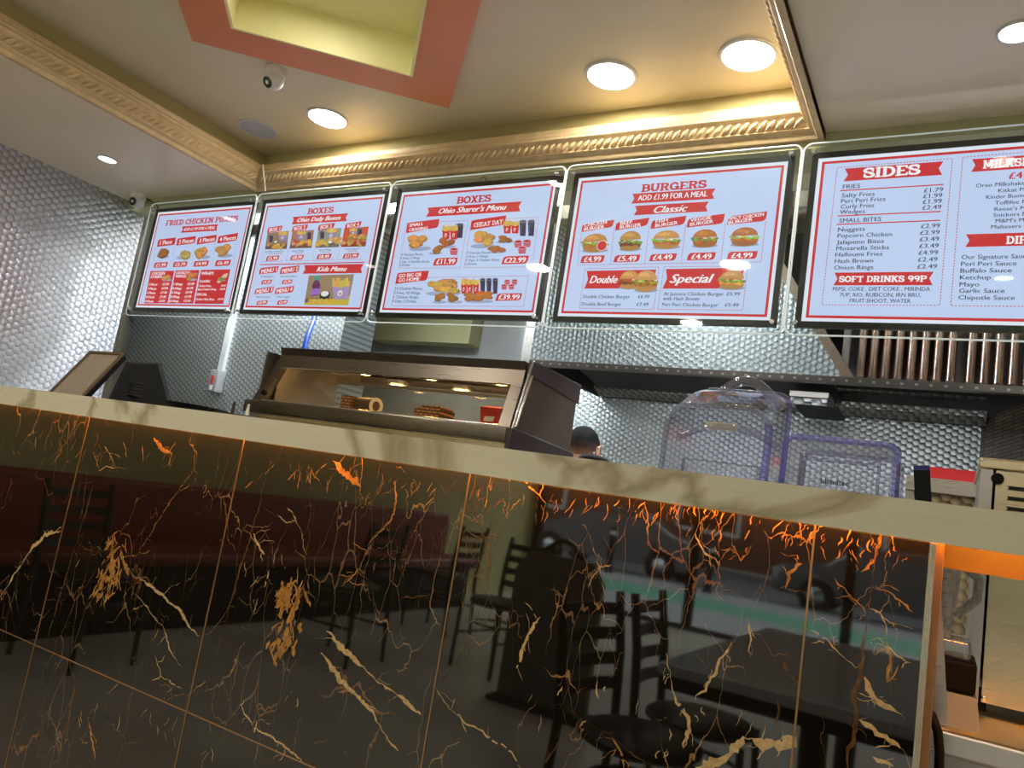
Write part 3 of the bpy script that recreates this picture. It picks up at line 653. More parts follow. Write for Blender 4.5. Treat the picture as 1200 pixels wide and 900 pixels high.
for t_, a in (('3 Chicken pieces', (158, 606, 246, 604)), ('Kids Chicken Burger', (290, 606, 400, 604)), ('Kids Pop Corn', (126, 744, 220, 742)), ('5 Piece Nuggets', (262, 744, 356, 742))): p.text(t_, *a, 10)
for q, t_, a in ((((166, 630), (234, 626), (226, 654), (158, 658)), '£4.29', (172, 643, 222, 640)), (((304, 630), (372, 626), (364, 654), (298, 658)), '£5.99', (310, 643, 360, 640)),
                 (((134, 770), (206, 766), (196, 793), (128, 796)), '£4.99', (140, 782, 192, 779)), (((272, 768), (340, 764), (332, 792), (266, 796)), '£3.49', (280, 781, 330, 778))):
    p.tagbox(q); p.text(t_, *a, 18, WHT, 'b')
p.banner(445, 560, 848, 556, 56); p.text('Kids Menu', 535, 558, 740, 556, 32, WHT, 's')
p.photo(((482, 600), (788, 595), (748, 805), (450, 800)), 60, (158, 132, 104), ())
p.poly([(452, 785), (760, 740), (748, 805), (450, 800)], (206, 178, 60))
p.poly([(505, 660), (520, 640), (520, 610), (548, 608), (548, 640), (560, 660), (548, 735), (498, 740)], (110, 44, 92)); p.poly([(520, 605), (556, 603), (554, 632), (518, 634)], (70, 160, 140)); p.poly([(500, 690), (556, 688), (550, 730), (498, 735)], (160, 110, 200))
p.fries(700, 690, 120, 150, 1, (168, 146, 186)); p.ellipse(590, 735, 36, 30, (46, 40, 42)); p.ellipse(590, 725, 27, 18, (236, 234, 226))
for i in range(16): p.blob(490+i*9, 770+(i % 3)*8, 15, 13, (205+(i % 4)*5, 160+(i % 5)*6, 74), random.Random(i), 9)
sign(1, 'backlit menu board headed BOXES with Kids Menu photo, second from the steel side wall', p)

# ---- sign 3: sharer boxes
p = Poster(2, px([(468, 223), (658, 207), (442, 371), (632, 377.4)], 5, 435, 205))
p.text('BOXES', 500, 157, 696, 145, 40, RED, 'slab'); p.banner(324, 230, 874, 190, 52); p.text("Ohio Sharer's Menu", 395, 214, 788, 202, 32, WHT, 's')
p.dots([(206, 290), (566, 275), (520, 552), (168, 550)], True); p.dots([(585, 275), (978, 258), (940, 548), (545, 550)], True); p.dots([(160, 608), (920, 600), (893, 778), (128, 768)], True)
for q in (((212, 288), (398, 266), (392, 315), (206, 348)), ((585, 275), (788, 246), (778, 300), (578, 332)), ((160, 578), (342, 566), (330, 622), (148, 642))): p.tagbox(q)
p.text('SMALL', 224, 303, 306, 292, 18, WHT, 'slab'); p.text('CRAVING', 222, 329, 332, 318, 18, WHT, 'slab'); p.text('CHEAT DAY', 598, 303, 768, 282, 25, WHT, 'slab'); p.text('GO BIG OR', 168, 595, 300, 587, 21, WHT, 'slab'); p.text('GO HOME', 166, 621, 288, 613, 21, WHT, 'slab')
p.chicken(288, 402, 132, 92, 6, 31); p.cup(515, 335, 56, 86); p.fries(462, 342, 92, 90, 2); p.chicken(450, 402, 92, 66, 5, 32, (170, 106, 56)); p.chicken(380, 445, 80, 55, 4, 33, (176, 112, 58)); p.dip(486, 455, 50, 46)
p.chicken(652, 385, 142, 102, 7, 34); p.cup(912, 322, 98, 95, 2); p.fries(820, 315, 92, 78, 2); p.chicken(785, 382, 105, 56, 6, 35, (170, 106, 56)); p.chicken(740, 438, 100, 60, 6, 36, (176, 112, 58)); p.dip(862, 415, 50, 48); p.dip(914, 412, 50, 48); p.dip(886, 450, 52, 48)
p.chicken(430, 662, 205, 100, 14, 37); p.chicken(412, 728, 84, 60, 6, 38, (176, 112, 58)); p.chicken(500, 728, 96, 60, 7, 39, (176, 112, 58)); p.fries(588, 660, 105, 92, 3); p.cup(698, 662, 110, 92, 3); p.chicken(640, 722, 172, 72, 12, 40, (190, 118, 56))
for x, y in ((805, 642), (848, 640), (788, 668), (830, 668)): p.dip(x, y, 36, 34)
for q, t_, a in ((((386, 500), (518, 496), (508, 540), (374, 543)), '£11.99', (394, 520, 502, 517)), (((785, 492), (932, 488), (920, 535), (770, 538)), '£22.99', (788, 515, 914, 511)), (((750, 708), (894, 706), (884, 748), (736, 750)), '£39.99', (756, 729, 880, 726))):
    p.tagbox(q); p.text(t_, *a, 30, WHT, 'b')
for t_, a in (('4 Chicken Pieces', (192, 478, 314, 477)), ('2 Fries, 2 Wings', (188, 498, 298, 498)), ('1 Dip, 2 Chicken Strips,', (184, 518, 356, 519)), ('2 Drinks', (180, 538, 242, 538)), ('7 Chicken Pieces', (570, 470, 704, 469)), ('3 Fries, 5 Wings', (568, 492, 692, 491)),
              ('3 Dips, 3 Chicken Strips,', (564, 512, 762, 512)), ('3 Drinks', (560, 534, 628, 534))): p.text(t_, *a, 13, INK, 'n')
for t_, a in (('13 Chicken Pieces', (158, 673, 316, 674)), ('5 Fries, 10 Wings', (152, 698, 302, 699)), ('5 Chicken Strips,', (146, 722, 296, 723)), ('4 Dips, 5 Drinks', (142, 746, 282, 747))): p.text(t_, *a, 16, INK, 'n')
sign(2, "backlit menu board headed BOXES with red banner reading Ohio Sharer's Menu", p)

# ---- sign 4: burgers
p = Poster(3, px([(674.4, 204.6), (932.5, 182.5), (646.1, 377.9), (910.4, 383.5)], 4.068, 640, 180))
p.text('BURGERS', 458, 168, 766, 146, 36, RED, 'slab'); p.banner(410, 220, 808, 190, 46); p.text('ADD £1.99 FOR A MEAL', 440, 213, 772, 193, 26, WHT, 'b'); p.banner(422, 276, 776, 252, 44); p.text('Classic', 516, 268, 678, 262, 32, WHT, 's')
for c in ((168, 380, 148, 535), (326, 352, 306, 532), (494, 345, 470, 530), (668, 340, 645, 525), (858, 335, 835, 520), (1050, 322, 1028, 518), (148, 535, 1028, 518)): p.dots([c[:2], c[2:]])
for q, rows in ((((172, 342), (326, 318), (318, 352), (168, 378)), (('CHICKEN', 182, 345, 290, 328), ('BURGER', 180, 364, 278, 350))), (((334, 332), (494, 308), (484, 345), (330, 370)), (('BEEF', 354, 336, 414, 327), ('BURGER', 352, 354, 454, 340))),
                (((505, 322), (672, 298), (660, 340), (500, 362)), (('FISH', 524, 326, 582, 317), ('BURGER', 522, 346, 630, 331))), (((680, 312), (856, 288), (846, 335), (672, 355)), (('VEGGIE', 690, 320, 792, 305), ('BURGER', 688, 340, 800, 324))),
                (((874, 302), (1058, 276), (1050, 322), (866, 342)), (('SPICY CHICKEN', 876, 312, 1042, 290), ('BURGER', 872, 332, 988, 314)))):
    p.tagbox(q)
    for t_, *a in rows: p.text(t_, *a, 16, WHT, 'slab')
p.burger(232, 428, 128, 92, seed=1, fill=(170, 122, 56)); p.burger(402, 418, 110, 98, (190, 140, 74), 2, (110, 140, 56), (120, 60, 50)); p.burger(575, 412, 136, 92, (204, 146, 80), 3, (140, 176, 70)); p.burger(760, 406, 126, 90, (186, 112, 50), 4, (120, 140, 60)); p.burger(950, 398, 138, 94, (180, 110, 66), 5, (136, 168, 70), (190, 110, 44))
p.ellipse(268, 444, 25, 25, (236, 220, 224)); p.ellipse(268, 444, 22, 22, RED)
for q, t_, a in ((((172, 492), (282, 490), (274, 524), (164, 528)), '£4.99', (182, 510, 264, 507)), (((332, 490), (452, 486), (444, 520), (322, 524)), '£5.49', (342, 507, 434, 503)), (((502, 485), (628, 480), (618, 514), (494, 518)), '£4.49', (512, 501, 606, 496)),
                 (((684, 478), (814, 474), (806, 510), (674, 514)), '£4.49', (696, 496, 794, 492)), (((874, 472), (1014, 468), (1006, 505), (866, 508)), '£4.99', (888, 491, 990, 486))):
    p.tagbox(q); p.text(t_, *a, 25, WHT, 'b')
p.dots([(186, 555), (542, 545), (515, 748), (158, 745)], True); p.dots([(565, 545), (965, 540), (942, 752), (535, 748)], True)
p.poly([(195, 565), (528, 558), (505, 648), (182, 650), (200, 606)], RED); p.text('Double', 208, 606, 344, 604, 36, WHT, 's'); p.burger(398, 606, 98, 92, (206, 148, 84), 6, (170, 110, 60), (130, 70, 44)); p.burger(478, 612, 116, 108, (208, 152, 92), 7)
p.poly([(575, 556), (950, 548), (930, 648), (558, 650), (580, 602)], RED); p.text('Special', 594, 602, 806, 598, 42, WHT, 's'); p.burger(890, 606, 128, 96, (196, 146, 88), 8, (126, 150, 60), (220, 160, 60))
for t_, a in (('Double Chicken Burger', (178, 688, 402, 689)), ('£6.99', (442, 688, 496, 688)), ('Double Beef Burger', (170, 724, 362, 725)), ('£7.49', (434, 725, 492, 725)), ('Al Jazeera Chicken Burger', (565, 674, 852, 675)), ('£5.99', (866, 674, 930, 674)), ('with Hash Brown', (562, 697, 736, 698)), ('Peri Peri Chicken Burger', (557, 726, 826, 727)), ('£5.49', (858, 727, 924, 727))):
    p.text(t_, *a, 16, INK, 'n')
sign(3, 'backlit menu board headed BURGERS with a row of five burger pictures', p)

# ---- sign 5: sides, drinks, milkshakes and dips (its right side runs out of the photo)
def seen5(lx, lz):
    q = Vector((menu_x(4)+lx, YM, MZ0+lz-EYE)); c = [sum(R[i][j]*q[i] for i in range(3)) for j in range(3)]; return (600+F*c[0]/c[2], 450+F*c[1]/c[2])
p = Poster(4, px([seen5(0, MH), seen5(MW, MH), seen5(0, 0), seen5(MW, 0)], 3.913, 925, 160))
p.dots([(220, 145), (748, 103), (690, 776), (150, 773)], True)
p.banner(252, 180, 704, 146, 58); p.text('SIDES', 342, 170, 598, 152, 46, WHT, 'slab'); p.text('FRIES', 246, 232, 326, 228, 19, INK, 'n'); p.line(235, 252, 708, 221, 5)
for t_, a, c, d in (('Salty Fries', (242, 271, 392, 265), '£1.79', (618, 249, 706, 245)), ('Peri Peri Fries', (238, 297, 442, 289), '£1.99', (614, 275, 702, 271)), ('Curly Fries', (236, 323, 390, 317), '£1.99', (612, 301, 700, 297)), ('Wedges', (232, 348, 348, 344), '£2.49', (610, 328, 698, 324)),
                    ('Nuggets', (224, 428, 348, 425), '£2.99', (604, 413, 692, 410)), ('Popcorn Chicken', (222, 456, 472, 450), '£2.99', (600, 443, 690, 440)), ('Jalapeno Bites', (218, 486, 434, 481), '£3.49', (598, 473, 688, 470)), ('Mozarella Sticks', (216, 514, 458, 510), '£3.49', (596, 504, 686, 501)),
                    ('Halloumi Fries', (212, 543, 428, 539), '£4.99', (593, 535, 683, 532)), ('Hash Brown', (209, 572, 386, 571), '£2.49', (590, 566, 680, 564)), ('Onion Rings', (206, 603, 386, 600), '£2.49', (587, 598, 678, 596))):
    p.text(t_, *a, 19, INK, 'n'); p.text(c, *d, 20, INK, 'n')
p.line(222, 369, 695, 344, 5); p.text('SMALL BITES', 230, 387, 422, 381, 19, INK, 'n'); p.line(218, 408, 692, 384, 5)
p.banner(205, 656, 660, 652, 58); p.text('SOFT DRINKS 99P', 230, 656, 628, 653, 28, WHT, 'slab')
p.text('PEPSI, COKE , DIET COKE , MIRINDA', 200, 700, 646, 701, 18, INK, 'n'); p.text('7UP, RIO, RUBICON, IRN BRU,', 232, 727, 604, 728, 18, INK, 'n'); p.text('FRUIT SHOOT, WATER', 277, 754, 558, 755, 18, INK, 'n')
p.dots([(795, 98), (740, 778), (1330, 784)]); p.dots([(795, 98), (1330, 56)])
p.banner(835, 138, 1330, 100, 58); p.text('MILKSHAKES', 890, 133, 1268, 104, 38, WHT, 'slab'); p.text('£4', 1006, 183, 1070, 178, 30, RED, 'b')
for t_, a in (('Oreo Milkshake', (856, 227, 1080, 216)), ('Kitkat Milkshake', (958, 248, 1200, 240)), ('Kinder Bueno Milkshake', (902, 278, 1238, 266)), ('Toffifee Milkshake', (942, 305, 1215, 296)), ("Reese's Milkshake", (940, 333, 1205, 326)), ('Snickers Milkshake', (935, 361, 1215, 353)), ("M&M's Milkshake", (945, 388, 1195, 381)), ('Maltesers Milkshake', (925, 416, 1222, 408))):
    p.text(t_, *a, 18, INK, 'n')
p.banner(808, 484, 1330, 462, 58); p.text('DIPS', 995, 478, 1120, 474, 36, WHT, 'slab')
for t_, a in (('Our Signature Sauce', (790, 554, 1104, 551)), ('Peri Peri Sauce', (787, 585, 1042, 584)), ('Buffalo Sauce', (784, 616, 1020, 616)), ('Ketchup', (782, 647, 924, 648)), ('Mayo', (780, 679, 872, 680)), ('Garlic Sauce', (778, 709, 988, 709)), ('Chipotle Sauce', (775, 740, 1034, 741))):
    p.text(t_, *a, 20, INK, 'n')
sign(4, 'backlit menu board headed SIDES, cut by the photo edge, listing fries and sauces', p)

# steel rail behind the signs, cable and hook
t = MB(); t.box((menu_x(0)-.02, YM+.014, MZ0+MH-.19), (menu_x(4)+MW+.02, YB-.002, MZ0+MH-.13))
tag(t.build('mounting_rail', STEEL), 'steel mounting rail running behind all the menu boards', 'rail')
c0 = P(308, 193, 2.63); c1 = P(311, 224, 2.66)
tag(MB().tube([c0, c0.lerp(c1, .3)+Vector((.012, -.012, 0)), c0.lerp(c1, .7)+Vector((.010, -.008, 0)), c1], .004, 8).build('sign_cable', WHITE, smooth=60), 'white cable hanging from the cornice corner between the first two menu boards', 'cable')
h = P(566, 211, 2.69)
tag(MB().tube([h+Vector((-.014, 0, -.02)), h+Vector((-.013, 0, .004)), h+Vector((0, 0, .017)), h+Vector((.013, 0, .006)), h+Vector((.014, 0, -.004))], .0035, 8).box(h+Vector((-.02, .005, -.04)), h+Vector((.02, .02, -.006))).build('sign_hook', STEELD, smooth=60), 'small grey hook on the beam above the Sharer menu board', 'hook')

# ------------------------------------------------------------------ ceiling fittings
LENS = glow('lamp_lens', (255, 247, 230), LAMP); RING = mat('lamp_trim', (205, 205, 205), .3, vary=.03)
SPOTL = glow('spot_lens', (255, 247, 230), SPOT)
def downlight(loc, dia, label, group=None, name='recessed_downlight', lens=None):
    t = thing(name, label, 'ceiling light', loc, group); r = dia/2
    MB().lathe([(r, 0), (r, -.004), (r*.97, -.008), (r*.86, -.008), (r*.84, -.003)], (0, 0, 0), 40).build('trim_ring', RING, t, smooth=40, world=False)
    MB().lathe([(r*.845, -.0035), (r*.6, -.005), (0, -.0055)], (0, 0, 0), 40).build('lens', lens or LENS, t, smooth=40, world=False)
    return t
G1 = 'round downlights in the recessed ceiling'; G2 = 'small downlights in the soffit'; G3 = 'downlights over the dining area'
YL = PZ(716, 88, ZUP).y
downlight(PZ(384, 138, ZUP), .21, 'lit round downlight beside the unlit ceiling speaker', G1)
first = downlight(PZ(716, 88, ZUP), .21, 'lit round downlight between the coral tray and the corner light', G1)
dup(first, PZ(877, 64, ZUP), label='lit round downlight nearest the right corner of the gilded cornice', group=G1)
small = downlight(PZ(126, 186, ZLOW), .105, 'small lit spot in the left soffit above the steel wall', G2, lens=SPOTL)
dup(small, PZ(1193, 36, ZLOW), label='small lit spot in the right soffit, cut by the photo edge', group=G2)
dn = 0
for x, y in ((-1.3, .65), (-2.72, .65), (-2.0, -.75)):
    dup(first, (x, y, ZUP), label='round downlight of the recess lying out of the photo towards the dining area', group='downlights outside the photo')
for x in (-4.0, -2.0, 0.2, 1.8):
    for y in (-2.2, -4.4): dup(first, (x, y, ZLOW), label='round downlight of the dining area, outside the photo', group=G3)
tl_ = tray(side/2, side/2); downlight((tl_[0], tl_[1], zt2), .12, 'round downlight inside the coral tray, out of the photo', 'downlights outside the photo')
for x, y in ((.13, .95), (1.7, 1.6), (-3.72, 1.3)): dup(small, (x, y, ZLOW), label='small soffit spot outside the photo frame', group='soffit spots outside the photo')
# speaker
t = thing('ceiling_speaker', 'unlit round white ceiling speaker left of the downlights', 'speaker', PZ(303, 151, ZUP)); r = .105
MB().lathe([(r, 0), (r, -.004), (r*.96, -.007), (r*.88, -.006)], (0, 0, 0), 40).build('trim_ring', RING, t, smooth=40, world=False)
MB().lathe([(r*.885, -.0055), (r*.5, -.008), (0, -.009)], (0, 0, 0), 40).build('grille', mat('speaker_grille', (178, 182, 196), .5, bump=.3, bscale=300), t, smooth=40, world=False)
# dome cameras
def dome_camera(loc, label, look, base_ax=(0, 0, -1)):
    t = thing('dome_camera', label, 'security camera', loc)
    MB().lathe([(.046, 0), (.046, .012), (.043, .030), (.034, .036)], (0, 0, 0), 28, base_ax).build('mounting_base', WHITE, t, smooth=35, world=False)
    c = Vector(base_ax)*.05; lk = Vector(look).normalized()
    MB().ball(c, .042, 24, 16).build('eyeball', WHITE, t, smooth=60, world=False)
    MB().lathe([(.024, .034), (.025, .040), (.020, .044), (.017, .041), (0, .040)], c, 24, lk).build('lens', mat('camera_lens', (18, 18, 22), .1, coat=1), t, smooth=40, world=False, label='black glass lens')
    return t
dome_camera(PZ(324, 82, ZUP), 'white dome camera on the recessed ceiling beside the coral tray', (-.12, -.75, -.62))
dome_camera(PZ(163, 228, ZLOW) + Vector((.0, 0, 0)), 'white dome camera in the soffit corner above the first menu board', (.25, -.93, -.25))
tag(MB().tube([PZ(163, 228, ZLOW)+Vector((.05, .02, -.02)), PZ(163, 228, ZLOW)+Vector((.12, .05, -.05)), PZ(163, 228, ZLOW)+Vector((.16, .06, -.10))], .003, 6).build('camera_cable', BLACK), 'thin black lead running from the corner camera to the first menu board', 'cable')

# ------------------------------------------------------------------ the bar counter
YT, YF = 1.185, 1.15                          # tile face, front of the pale slab
ZF0, ZF1 = 1.180, 1.2315
XEND = P(1083, 760, YT).x
SLABM, N_, L_, pb = new_mat('cream_marble'); setin(pb, Roughness=.14, Specular_IOR_Level=.5)
tc = N_.new('ShaderNodeTexCoord'); mp = N_.new('ShaderNodeMapping'); mp.inputs['Scale'].default_value = (1, 1.5, 1.1); mp.inputs['Rotation'].default_value = (.2, .6, .4)
n1 = N_.new('ShaderNodeTexNoise'); n1.inputs['Scale'].default_value = 1.25; n1.inputs['Detail'].default_value = 6; n1.inputs['Distortion'].default_value = .6
ab = N_.new('ShaderNodeMath'); ab.operation = 'SUBTRACT'; ab.inputs[1].default_value = .5; a2 = N_.new('ShaderNodeMath'); a2.operation = 'ABSOLUTE'
rp = N_.new('ShaderNodeValToRGB'); rp.color_ramp.elements[0].position = .0; rp.color_ramp.elements[0].color = lin((172, 162, 134))+(1,); rp.color_ramp.elements[1].position = .022; rp.color_ramp.elements[1].color = lin((224, 218, 196))+(1,)
e_ = rp.color_ramp.elements.new(.008); e_.color = lin((192, 182, 154))+(1,)
L_.new(tc.outputs['Object'], mp.inputs[0]); L_.new(mp.outputs[0], n1.inputs[0]); L_.new(n1.outputs['Fac'], ab.inputs[0]); L_.new(ab.outputs[0], a2.inputs[0]); L_.new(a2.outputs[0], rp.inputs[0]); L_.new(rp.outputs[0], pb.inputs['Base Color'])
t = thing('marble_bar_slab', 'long cream veined marble bar top with a mitred front edge', 'counter', (-1.5, YF, 0))
b = MB(); b.box((-4.66, YF, ZF1-.02), (1.3, 1.46, ZF1)); b.box((-4.66, YF, ZF0), (1.3, YF+.016, ZF1-.0201))
b.build('marble_slab', SLABM, t)
MB().box((-4.66, 1.30, 1.150), (1.3, 1.34, ZF1-.021)).build('timber_rail', mat('honey_timber', (110, 84, 52), .45, vary=.15, scale=8), t, label='honey coloured timber rail under the slab')

# marble front: black glazed tiles with traced gold veins
BM, N_, L_, pb = new_mat('black_gold_marble'); setin(pb, Roughness=.03, IOR=1.85)
tc = N_.new('ShaderNodeTexCoord')
def veins(scale, width, dist, seed, zs=.55):
    mp = N_.new('ShaderNodeMapping'); mp.inputs['Location'].default_value = (seed, seed*1.7, seed*.3); mp.inputs['Scale'].default_value = (1, 1, zs); mp.inputs['Rotation'].default_value = (0, .35, 0)
    nn = N_.new('ShaderNodeTexNoise'); nn.inputs['Scale'].default_value = 7; nn.inputs['Detail'].default_value = 6
    mxv = N_.new('ShaderNodeVectorMath'); mxv.operation = 'MULTIPLY_ADD'; mxv.inputs[1].default_value = (dist,)*3
    vo = N_.new('ShaderNodeTexVoronoi'); vo.feature = 'DISTANCE_TO_EDGE'; vo.inputs['Scale'].default_value = scale
    L_.new(tc.outputs['Object'], mp.inputs[0]); L_.new(mp.outputs[0], nn.inputs[0]); L_.new(nn.outputs['Color'], mxv.inputs[0]); L_.new(mp.outputs[0], mxv.inputs[2]); L_.new(mxv.outputs[0], vo.inputs['Vector'])
    # broken veins: a second noise cuts them
    cut = N_.new('ShaderNodeTexNoise'); cut.inputs['Scale'].default_value = 6.5; cut.inputs['Detail'].default_value = 5; L_.new(mp.outputs[0], cut.inputs[0])
    cr = N_.new('ShaderNodeMapRange'); cr.inputs[1].default_value = .52; cr.inputs[2].default_value = .66; L_.new(cut.outputs['Fac'], cr.inputs[0])
    wd = N_.new('ShaderNodeMath'); wd.operation = 'MULTIPLY'; wd.inputs[1].default_value = width; L_.new(cr.outputs[0], wd.inputs[0])
    ls = N_.new('ShaderNodeMath'); ls.operation = 'LESS_THAN'; L_.new(vo.outputs['Distance'], ls.inputs[0]); L_.new(wd.outputs[0], ls.inputs[1]); return ls
v1 = veins(10, .010, .16, 1.3); v2 = veins(24, .020, .10, 5.1, .4); v3 = veins(5, .007, .2, 9.7)
def mixc(fac, c, prev):
    m = N_.new('ShaderNodeMix'); m.data_type = 'RGBA'; L_.new(fac.outputs[0], m.inputs[0]); m.inputs[7].default_value = lin(c)+(1,)
    if isinstance(prev, tuple): m.inputs[6].default_value = lin(prev)+(1,)
    else: L_.new(prev.outputs[2], m.inputs[6])
    return m
m = mixc(v3, (120, 84, 44), mixc(v2, (112, 90, 64), mixc(v1, (150, 118, 74), (24, 20, 15))))
L_.new(m.outputs[2], pb.inputs['Base Color'])
GOLDV = mat('gold_vein', (178, 128, 66), .05, vary=.35, scale=90); PALEV = mat('pale_vein', (206, 176, 124), .05, vary=.25, scale=120); BROWNV = mat('brown_vein', (98, 70, 38), .05, vary=.5, scale=70)
t = thing('marble_bar_base', 'glossy black marble counter front with gold veins and thin bronze joints', 'bar front', (-1.5, YT, 0))
b = MB(); b.box((-4.66, YT, 0), (XEND, YT+.012, 1.205), 0)
rng = random.Random(11)
def vein(px_, wpx, mi, branch=True):
    """ribbon along photo-traced points on the tile face: ragged, broken edges and thin side branches, .3 mm proud"""
    pts = [P(u, v, YT) for u, v in px_]; pts = [Vector((q.x, q.z)) for q in pts]
    fine = []
    for a, c in zip(pts, pts[1:]):
        n_ = max(2, int((c-a).length/.005))
        for i in range(n_): fine.append(a.lerp(c, i/n_))
    fine.append(pts[-1]); m_ = len(fine); k = .00105*wpx
    jit = 0; wv = .7; vs = []; fs = []; y = YT - .0003 - .0001*rng.random(); base = fine[:]
    for i in range(1, m_-1):
        jit = jit*.75 + rng.uniform(-1, 1)*.0022; d = (base[i+1]-base[i-1]).normalized(); fine[i] = base[i] + Vector((-d.y, d.x))*jit
    for i, q in enumerate(fine):
        d = (fine[min(i+1, m_-1)]-fine[max(i-1, 0)]).normalized(); n_ = Vector((-d.y, d.x)); e0 = min(1, .2+5*min(i, m_-1-i)/m_)
        wv = min(1.25, max(.12, wv + rng.uniform(-.3, .3))); l, r_ = k*e0*wv*rng.uniform(.3, .8), k*e0*wv*rng.uniform(.3, .8)
        vs += [(q.x+n_.x*l, y, q.y+n_.y*l), (q.x-n_.x*r_, y, q.y-n_.y*r_)]
        if i and not (wpx < 5 and rng.random() < .06): o = 2*i; fs.append((o-2, o-1, o+1, o))
    b.add(vs, fs, mi)
    if branch:
        for _ in range(int(2+len(px_)*.8)):
            i = rng.randrange(len(px_)-1); f_ = rng.random(); u = px_[i][0]*(1-f_)+px_[i+1][0]*f_; v = px_[i][1]*(1-f_)+px_[i+1][1]*f_
            an = rng.uniform(0, 2*PI); L2 = rng.uniform(6, 26); tw = rng.uniform(-.8, .8)
            vein([(u, v), (u+math.cos(an)*L2*.5, v+math.sin(an)*L2*.5), (u+math.cos(an)*L2*.5+math.cos(an+tw)*L2*.5, v+math.sin(an)*L2*.5+math.sin(an+tw)*L2*.5)], rng.uniform(.7, 1.5), mi, False)
def patch(px_, n_, wpx, mi, wmax=2.2):
    """a cluster: several short ribbons filling an outline"""
    xs = [q[0] for q in px_]; ys = [q[1] for q in px_]
    for i in range(n_):
        k = len(px_); a = rng.random()*(k-1); i0 = int(a); f_ = a-i0; u = px_[i0][0]*(1-f_)+px_[i0+1][0]*f_; v = px_[i0][1]*(1-f_)+px_[i0+1][1]*f_
        du, dv = rng.gauss(0, wpx), rng.gauss(0, wpx*.5); L2 = rng.uniform(8, 22); an = rng.gauss(1.9, .35)
        vein([(u+du, v+dv), (u+du+math.cos(an)*L2*.5+rng.uniform(-2, 2), v+dv+math.sin(an)*L2*.5), (u+du+math.cos(an)*L2, v+dv+math.sin(an)*L2)], rng.uniform(.35, 1)*wmax, mi, False)
G_, P_, W_ = 1, 2, 3
for px_, wd, mi in (
    ([(-4, 706), (10, 685), (25, 660), (38, 643), (53, 627), (72, 622)], 7, P_), ([(112, 560), (100, 600), (78, 675), (53, 757)], 4, W_), ([(312, 560), (302, 600), (277, 683), (258, 753), (233, 840)], 5.5, W_),
    ([(163, 677), (187, 695), (210, 715), (233, 745)], 5, P_), ([(158, 695), (177, 720), (190, 733), (200, 760), (213, 780)], 6, P_), ([(383, 740), (400, 758), (420, 777), (443, 797), (467, 817), (493, 837)], 8, P_),
    ([(376, 765), (400, 797), (417, 813), (437, 833), (450, 857), (467, 880)], 8, P_), ([(180, 513), (190, 527), (202, 532)], 9, G_), ([(390, 540), (405, 557), (423, 570)], 10, G_), ([(122, 523), (133, 540), (137, 553)], 3, P_),
    ([(230, 513), (227, 550), (217, 567), (197, 593), (173, 630), (157, 657)], 3, G_), ([(463, 560), (463, 603), (450, 620), (433, 637), (423, 663), (400, 687)], 3, G_),
    ([(580, 713), (557, 743), (533, 773), (515, 803)], 3, W_), ([(508, 803), (527, 830), (550, 850), (577, 867), (600, 880), (610, 900)], 2.5, P_), ([(633, 723), (620, 740), (610, 763), (605, 783)], 4, P_),
    ([(780, 765), (785, 792), (795, 822), (806, 840), (805, 855), (801, 877)], 4, P_), ([(857, 752), (837, 787), (815, 820)], 2.5, P_), ([(717, 865), (725, 882), (731, 900)], 4, G_), ([(630, 820), (667, 830), (717, 865), (767, 900)], 1.5, W_),
    ([(816, 903), (835, 893), (852, 885), (862, 872), (871, 863), (885, 866)], 13, P_), ([(882, 866), (894, 874), (907, 868)], 14, P_), ([(906, 871), (918, 872), (932, 864)], 14, P_),
    ([(1033, 600), (1030, 627), (1020, 710), (1010, 773), (1000, 840), (990, 905)], 5, W_), ([(1027, 687), (1047, 697), (1070, 717)], 5, G_), ([(1020, 713), (1040, 727), (1070, 737)], 3, P_), ([(1017, 750), (1043, 760), (1067, 777)], 3, P_),
    ([(1013, 793), (1033, 823), (1060, 843)], 8, P_), ([(1007, 843), (1027, 860), (1055, 877)], 5, P_), ([(1023, 887), (1047, 898)], 6, P_), ([(977, 677), (997, 697), (1015, 720)], 3, G_), ([(950, 738), (973, 753), (993, 773), (1003, 783)], 2.5, P_),
    ([(1038, 752), (1044, 778), (1040, 800)], 4, G_), ([(1006, 812), (1020, 818), (1026, 826)], 6, P_),
    ([(877, 727), (880, 767)], 3, P_), ([(918, 773), (925, 785), (933, 800)], 4, W_), ([(912, 817), (910, 860)], 4, W_), ([(90, 797), (82, 827), (73, 867)], 5, W_), ([(103, 840), (112, 890)], 4, G_),
    ([(280, 823), (297, 853), (333, 873), (360, 897)], 2.5, P_), ([(182, 767), (190, 793), (217, 813)], 2, P_), ([(30, 893), (45, 870), (60, 850)], 1.5, W_), ([(343, 600), (350, 617), (360, 650)], 2, P_), ([(297, 625), (303, 640), (310, 650)], 4, P_),
    ([(840, 690), (845, 630), (838, 605)], 4, G_), ([(755, 590), (762, 615), (760, 640)], 5, G_), ([(690, 625), (700, 655), (708, 700)], 2.5, P_), ([(815, 625), (825, 645), (835, 655)], 3, P_), ([(880, 640), (868, 655), (860, 640)], 3, G_), ([(920, 690), (924, 672), (938, 660), (934, 650)], 4, G_),
    ([(470, 700), (500, 700)], 1.5, W_), ([(600, 530), (612, 560), (640, 590)], 2.5, G_), ([(560, 555), (548, 590), (575, 640), (568, 700)], 3, W_), ([(705, 660), (690, 690)], 1.5, P_), ([(655, 870), (640, 895)], 3, W_)):
    vein(px_, wd, mi)
